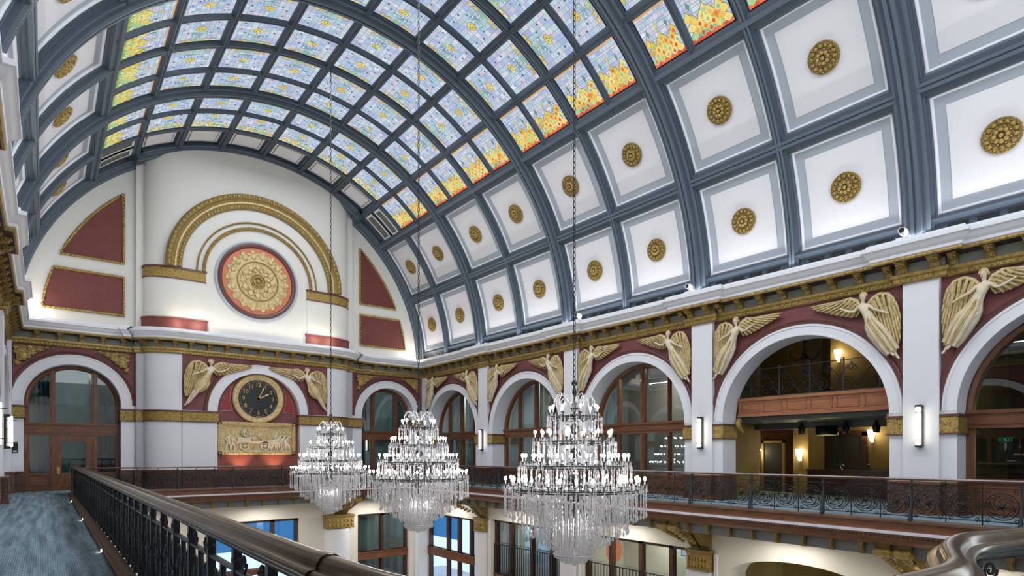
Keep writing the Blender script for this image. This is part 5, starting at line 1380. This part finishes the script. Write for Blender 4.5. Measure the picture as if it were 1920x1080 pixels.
def wing(spec, bone, layers):
    b = MB()
    b.tube(bone[0], bone[1], 7)
    for a, c, w in spec:
        a, c = Vector(a), Vector(c); mid = (a + c) / 2
        b.tube([a, a * .7 + c * .3 + Vector((0, -.012, 0)), a * .3 + c * .7, c * .95 + a * .05, c], [w * .6, w, w * .95, w * .6, w * .15], 6)
    if layers:
        n_ = len(layers)
        b.add([(x, -.005, z) for x, z in layers] + [(x, -.045, z) for x, z in layers], [list(range(n_)), list(range(n_, 2 * n_))] + [(i, (i + 1) % n_, n_ + (i + 1) % n_, n_ + i) for i in range(n_)], 1)  # darker plate paints in the shadow between the feathers
    return b
def fan(bone, tips, w, y):
    out = []
    for k, tp in enumerate(tips):
        s_ = k / (len(tips) - 1) * (len(bone) - 1); i = min(int(s_), len(bone) - 2); f_ = s_ - i
        p = [bone[i][q] + (bone[i + 1][q] - bone[i][q]) * f_ for q in (0, 1)]
        out.append(((p[0], y, p[1]), (tp[0], y + .02, tp[1]), w))
    return out
bA = [(1.0, -.40), (1.12, -.22), (1.30, -.12), (1.50, -.13)]
tA = [(1.16, -.66), (1.30, -.66), (1.44, -.62), (1.58, -.57), (1.72, -.52), (1.86, -.46), (2.0, -.40), (2.14, -.34), (2.27, -.29), (2.38, -.22), (2.46, -.14)]
tA2 = [(1.10, -.52), (1.2, -.50), (1.32, -.47), (1.44, -.43), (1.56, -.38), (1.68, -.33), (1.80, -.27), (1.90, -.20)]
tA3 = [(1.06, -.44), (1.15, -.38), (1.25, -.34), (1.36, -.30), (1.46, -.26), (1.58, -.20)]
bB = [(.86, -.40), (.72, -.24), (.54, -.14), (.34, -.18), (.20, -.34)]
tB = [(.72, -.98), (.60, -1.10), (.50, -1.25), (.40, -1.38), (.30, -1.48), (.22, -1.58), (.15, -1.64), (.09, -1.62), (.055, -1.45), (.045, -1.2), (.05, -.9)]
tB2 = [(.74, -.68), (.62, -.74), (.52, -.80), (.42, -.86), (.32, -.90), (.22, -.92), (.13, -.84), (.09, -.68)]
tB3 = [(.76, -.50), (.64, -.50), (.52, -.52), (.40, -.54), (.28, -.56), (.17, -.54)]
WINGA = wing(fan(bA, tA, .034, -.06) + fan(bA, tA2, .040, -.10) + fan(bA, tA3, .044, -.13), ([(p[0], -.11, p[1]) for p in bA], [.05, .06, .05, .03]), bA + [(x * .97 + .03, z * .98) for x, z in tA[::-1]]).mesh('wing', ['feather', 'gold_d'])
WINGB = wing(fan(bB, tB, .034, -.06) + fan(bB, tB2, .040, -.095) + fan(bB, tB3, .044, -.125), ([(p[0], -.10, p[1]) for p in bB], [.05, .06, .055, .05, .035]), bB + [(x, z * .98) for x, z in tB[::-1]]).mesh('wing', ['feather', 'gold_d'])
for me_ in (BODY, HAIR, FACE, ROBE, CLOTH, WINGA, WINGB):
    for v_ in me_.vertices: v_.co.y = min(v_.co.y, -.004); v_.co.x = max(v_.co.x, .025)
def angel(mat, label, group, nude=False):
    t = empty('winged_figure_relief', mat, label, 'carved figure', group)
    ob('body', BODY, None, t)
    for n_, me in (('hair', HAIR), ('face', FACE), ('loin_cloth', CLOTH) if nude else ('robe', ROBE), ('wing', WINGA), ('wing', WINGB)): ob(n_, me, None, t)
AN = ['first', 'second', 'third', 'balcony', 'nearest']
for i in range(5):
    for s in (1, -1):
        # +1: pier on the side of the clock wall
        y = BC[i] + s * 2.88
        if i == 0 and s > 0: y = 31.02
        m_ = MR(y) @ T((0, -.095, 6.15)) @ (Matrix.Identity(4) if s > 0 else FLIP)
        if y < 2: continue
        angel(m_, 'carved gilded winged woman over the %s arch, on the side %s clock wall' % (AN[i], 'nearer the' if s > 0 else 'away from the'), 'winged women over the arcade')
for s in (1, -1):
    m_ = T((CC - s * 3.42, YC - .095, 6.02)) @ (Matrix.Diagonal((1.25, 1.1, 1.12, 1)) if s > 0 else Matrix.Diagonal((-1.25, 1.1, 1.12, 1)))
    angel(m_, 'carved winged figure over the clock arch, %s' % ('nearer the glazed end door' if s > 0 else 'nearer the sconce arcade'), 'winged figures over the clock', True)

# ------------------------------------------------------------------ relief panel with wagon and horses
t = empty('relief_panel', T((CC - .05, YC + .262, 2.34)), 'carved gilt relief panel of a horse-drawn wagon with figures below the clock', 'relief panel')
b = MB()
for x0, x1, z0, z1 in ((-1.82, 1.82, .64, .80), (-1.82, 1.82, -.80, -.64), (-1.82, -1.66, -.8, .8), (1.66, 1.82, -.8, .8)): b.box(x0, x1, -.14, 0, z0, z1)
for k in range(28): 
    for z in (-.72, .72): b.sphere((-1.75 + 3.5 * k / 27, -.15, z), .055, 6, 4)
for k in range(11):
    for x in (-1.74, 1.74): b.sphere((x, -.15, -.6 + .12 * k), .055, 6, 4)
ob('frame', b, 'gilt_cream', t)
b = MB(); b.box(-1.68, 1.68, -.03, 0, -.66, .66); ob('ground', b, 'gilt_cream', t)
b = MB(); b.box(-1.0, .55, -.13, -.03, -.24, -.12); b.box(-.95, -.35, -.16, -.03, -.2, .05); b.box(-1.6, 1.6, -.1, -.03, -.66, -.58); b.tube([(.5, -.1, -.2), (.9, -.1, -.15)], .03, 5); ob('wagon', b, 'figure', t)
for x in (-.62, .34):
    b = MB(); b.arc(x, -.36, [(.22, -.05), (.22, -.13), (.17, -.13), (.17, -.05)], 0, 2 * PI, 24); b.lathe([(.06, -.14), (.05, -.03)], 10, (x, 0, -.36), axis='y'); b.lathe([(0, -.14), (.06, -.14)], 10, (x, 0, -.36), axis='y')
    for k in range(8): b.tube([(x, -.09, -.36), (x + .18 * cos(PI * k / 4), -.09, -.36 + .18 * sin(PI * k / 4))], .014, 4)
    ob('wheel', b, 'figure', t)
def person(x, z, h, lean=0., sit=False):
    s_ = h / 1.0; y = -.10
    P_ = lambda a, c, dy=0: (x + s_ * (a + lean * c), y + dy, z + s_ * c)
    ch = [[(P_(0, .50), .085 * s_), (P_(0, .66), .075 * s_), (P_(0, .80), .085 * s_), (P_(.01, .86), .035 * s_), (P_(.015, .93), .06 * s_), (P_(.015, .99), .05 * s_)],
          [(P_(0, .80), .085 * s_), (P_(.10, .79), .04 * s_), (P_(.17, .63, -.03), .032 * s_), (P_(.28, .58, -.04), .025 * s_)],
          [(P_(0, .80), .085 * s_), (P_(-.10, .79), .04 * s_), (P_(-.15, .62, -.03), .032 * s_), (P_(-.05, .50, -.05), .025 * s_)]]
    if sit: ch += [[(P_(0, .50), .085 * s_), (P_(.08, .48, -.03), .065 * s_), (P_(.26, .46, -.04), .05 * s_), (P_(.28, .22, -.03), .035 * s_), (P_(.34, .20, -.03), .03 * s_)]]
    else: ch += [[(P_(0, .50), .085 * s_), (P_(.07, .44, -.02), .06 * s_), (P_(.12, .24, -.03), .045 * s_), (P_(.10, .03), .03 * s_), (P_(.17, .01), .025 * s_)], [(P_(0, .50), .085 * s_), (P_(-.06, .44), .06 * s_), (P_(-.10, .24), .045 * s_), (P_(-.16, .03), .03 * s_), (P_(-.10, .01), .025 * s_)]]
    return skin_mesh('carved_person', ch, P_(0, .50), ['figure'], 1)
for a in ((-1.38, -.60, .85, .05), (-1.15, -.60, .72, -.05), (-.70, -.22, .72, .1, True), (-.35, -.25, .6, .0, True), (.05, -.22, .55, .05, True), (.72, -.60, .95, .15), (1.45, -.60, .72, 0.)):
    ob('carved_person', person(*a), None, t)
def horse(x, z, s_):
    y = -.10; P_ = lambda a, c, dy=0: (x + s_ * a, y + dy, z + s_ * c)
    ch = [[(P_(-.32, .62), .12 * s_), (P_(-.1, .60), .13 * s_), (P_(.18, .63), .13 * s_), (P_(.30, .78), .085 * s_), (P_(.38, .95), .06 * s_), (P_(.46, .98), .05 * s_), (P_(.58, .88), .035 * s_)],
          [(P_(-.32, .62), .12 * s_), (P_(-.44, .60), .03 * s_), (P_(-.50, .38), .025 * s_)],
          [(P_(.18, .63), .13 * s_), (P_(.22, .44), .05 * s_), (P_(.34, .30), .035 * s_), (P_(.28, .12), .025 * s_), (P_(.31, .08), .03 * s_)],
          [(P_(.18, .63), .13 * s_), (P_(.14, .44, -.04), .05 * s_), (P_(.16, .24, -.04), .033 * s_), (P_(.16, .02, -.04), .025 * s_), (P_(.20, .0, -.04), .03 * s_)],
          [(P_(-.32, .62), .12 * s_), (P_(-.30, .42), .07 * s_), (P_(-.42, .25), .035 * s_), (P_(-.36, .03), .025 * s_), (P_(-.32, .0), .03 * s_)],
          [(P_(-.32, .62), .12 * s_), (P_(-.24, .42, -.04), .07 * s_), (P_(-.30, .25, -.04), .035 * s_), (P_(-.22, .05, -.04), .025 * s_), (P_(-.18, .02, -.04), .03 * s_)]]
    return skin_mesh('carved_horse', ch, P_(-.1, .60), ['figure'], 1)
for a in ((.80, -.60, .80), (1.02, -.58, .78), (1.22, -.60, .76)): ob('carved_horse', horse(*a), None, t)

# ------------------------------------------------------------------ unseen wall behind the camera, lunette opening added to let in fill light
b = MB()
b.box(XL - .3, XR + .3, YF - .2, YF, ZG, 8.2); n = 40
for i in range(n):
    a, c_ = PI * i / n, PI * (i + 1) / n
    b.poly([(CX + 9.9 * cos(a), YF - .1, 6.8 + 9.9 * sin(a)), (CX + 9.9 * cos(c_), YF - .1, 6.8 + 9.9 * sin(c_)), (CX + 7.6 * cos(c_), YF - .1, 8.2 + 6.8 * sin(c_)), (CX + 7.6 * cos(a), YF - .1, 8.2 + 6.8 * sin(a))])
b.box(CX + 7.6, CX + 9.9, YF - .2, YF, 6.8, 8.3); b.box(CX - 9.9, CX - 7.6, YF - .2, YF, 6.8, 8.3)
for x in (-5, -2.5, 0, 2.5, 5): b.box(CX + x - .1, CX + x + .1, YF - .15, YF - .05, 8.2, 14.9)
tag(ob('wall_rear', b, 'wallw'), kind='structure')

# ------------------------------------------------------------------ light
w = bpy.data.worlds.new('World'); S.world = w; w.use_nodes = True
nt = w.node_tree; nt.nodes.clear()
out = nt.nodes.new('ShaderNodeOutputWorld'); bg = nt.nodes.new('ShaderNodeBackground'); bg.inputs[0].default_value = (.86, .93, 1, 1); bg.inputs[1].default_value = 2.2
nt.links.new(bg.outputs[0], out.inputs[0])
def area(name, loc, rot, sx, sy, e, col=(1, 1, 1)):
    l = bpy.data.lights.new(name, 'AREA'); l.shape = 'RECTANGLE'; l.size = sx; l.size_y = sy; l.energy = e; l.color = col
    o = link(name, l); o.location = loc; o.rotation_euler = rot; return o
def point(name, loc, e, col=(1, 1, 1), r=.1):
    l = bpy.data.lights.new(name, 'POINT'); l.energy = e; l.color = col; l.shadow_soft_size = r
    o = link(name, l); o.location = loc; return o
# added fill lamps under the stained glass stand in for daylight, one per bay
for k, y in enumerate(BC): area('skylight_fill', (CX, y - (.3 if k else 1.8), 15.5), (0, 0, 0), 5.5, 5.6 if k else 3, 340 if k else 110, (.93, .96, 1))
# added fill lamp at the lunette opening behind the camera
area('rear_fill', (CX, YF + .3, 11.2), (rad(90), 0, PI), 12, 5, 900, (.95, .97, 1))
# point lamps added inside the crystal skirts to brighten the strands
for y in (BC[3] - .12, 14.88, 21.5):
    for z, e in ((.70, 26), (.15, 16), (1.25, 5)): point('chandelier_fill', (CX, y, z), e, (1, .96, .92), .08)
# cove strips on the cornice ledges, shining up into the vault
area('cove_light', (XR - .35, 13.5, 7.30), (PI, rad(-32), 0), .12, 34, 260, (.98, .98, 1))
area('cove_light', (XL + .35, 13.5, 7.30), (PI, rad(32), 0), .12, 34, 260, (.98, .98, 1))
area('cove_light', (CX, YC - .5, 7.30), (rad(198), 0, 0), 6.0, .12, 25, (1, .97, .92))
for x, y in ((17.2, 30.9), (-.3, 30.9), (4.75, 29.95), (5.6, 29.95), (11.9, 29.95), (11.1, 29.95)): point('corner_uplight', (x, y, 7.55), 9 if 4 < x < 13 else 16, (1, .9, .72), .06)
# unseen lamps added under the galleries to light the lower walls
for y in (4, 8.7, 15.2, 21.8, 27.5): area('lobby_fill', (XR - 1.2, y, -1.15), (0, 0, 0), 1.5, 1.5, 48, (1, .94, .85))
for x in (3, 8.5, 14.5): area('lobby_fill', (x, GY1 + .9, -1.15), (0, 0, 0), 1.5, 1.2, 48, (1, .94, .85))
for p, wd in RS: 
    v = BR @ Vector((p[0], p[1] - .35, p[2] + .1)); point('room_lamp_light', v, 11, (1, .72, .40), .08)
point('room_lamp_light', BR @ Vector((-.26, 2.6, 2.1)), 15, (1, .75, .45), .15)
for i in (0, 1): area('guest_room_fill', MR(BC[i]) @ Vector((0, 2.6, 5.2)), (0, 0, 0), 3, 1, 150, (.85, .97, 1))  # added to brighten the curtains behind these arcade windows
area('guest_room_fill', MR(BC[2]) @ Vector((0, 2.2, 5.2)), (0, 0, 0), 3, 1, 70, (1, .9, .75))  # added to brighten the room behind the third window
for i in (1, 2): area('shop_light', R_(BC[i]) @ Vector((0, 1.7, -1.5)), (0, 0, 0), 3, 1, 90, (1, .9, .75) if i == 2 else (.85, .95, 1))
area('shop_light', (15.6, L + 1.8, -1.5), (0, 0, 0), 2.5, 1, 40, (.85, .95, 1))

S.view_settings.view_transform = 'Standard'; S.view_settings.look = 'None'; S.view_settings.gamma = 1; S.view_settings.use_curve_mapping = False
S.view_settings.exposure = 0.58
c = S.cycles
c.use_denoising = True
try: c.denoiser = 'OPENIMAGEDENOISE'
except Exception: pass
c.max_bounces = 8; c.diffuse_bounces = 3; c.glossy_bounces = 3; c.transmission_bounces = 4; c.transparent_max_bounces = 32
c.sample_clamp_indirect = 4; c.sample_clamp_direct = 0; c.caustics_reflective = False; c.caustics_refractive = False
c.use_adaptive_sampling = True; c.adaptive_threshold = .05; c.adaptive_min_samples = 20
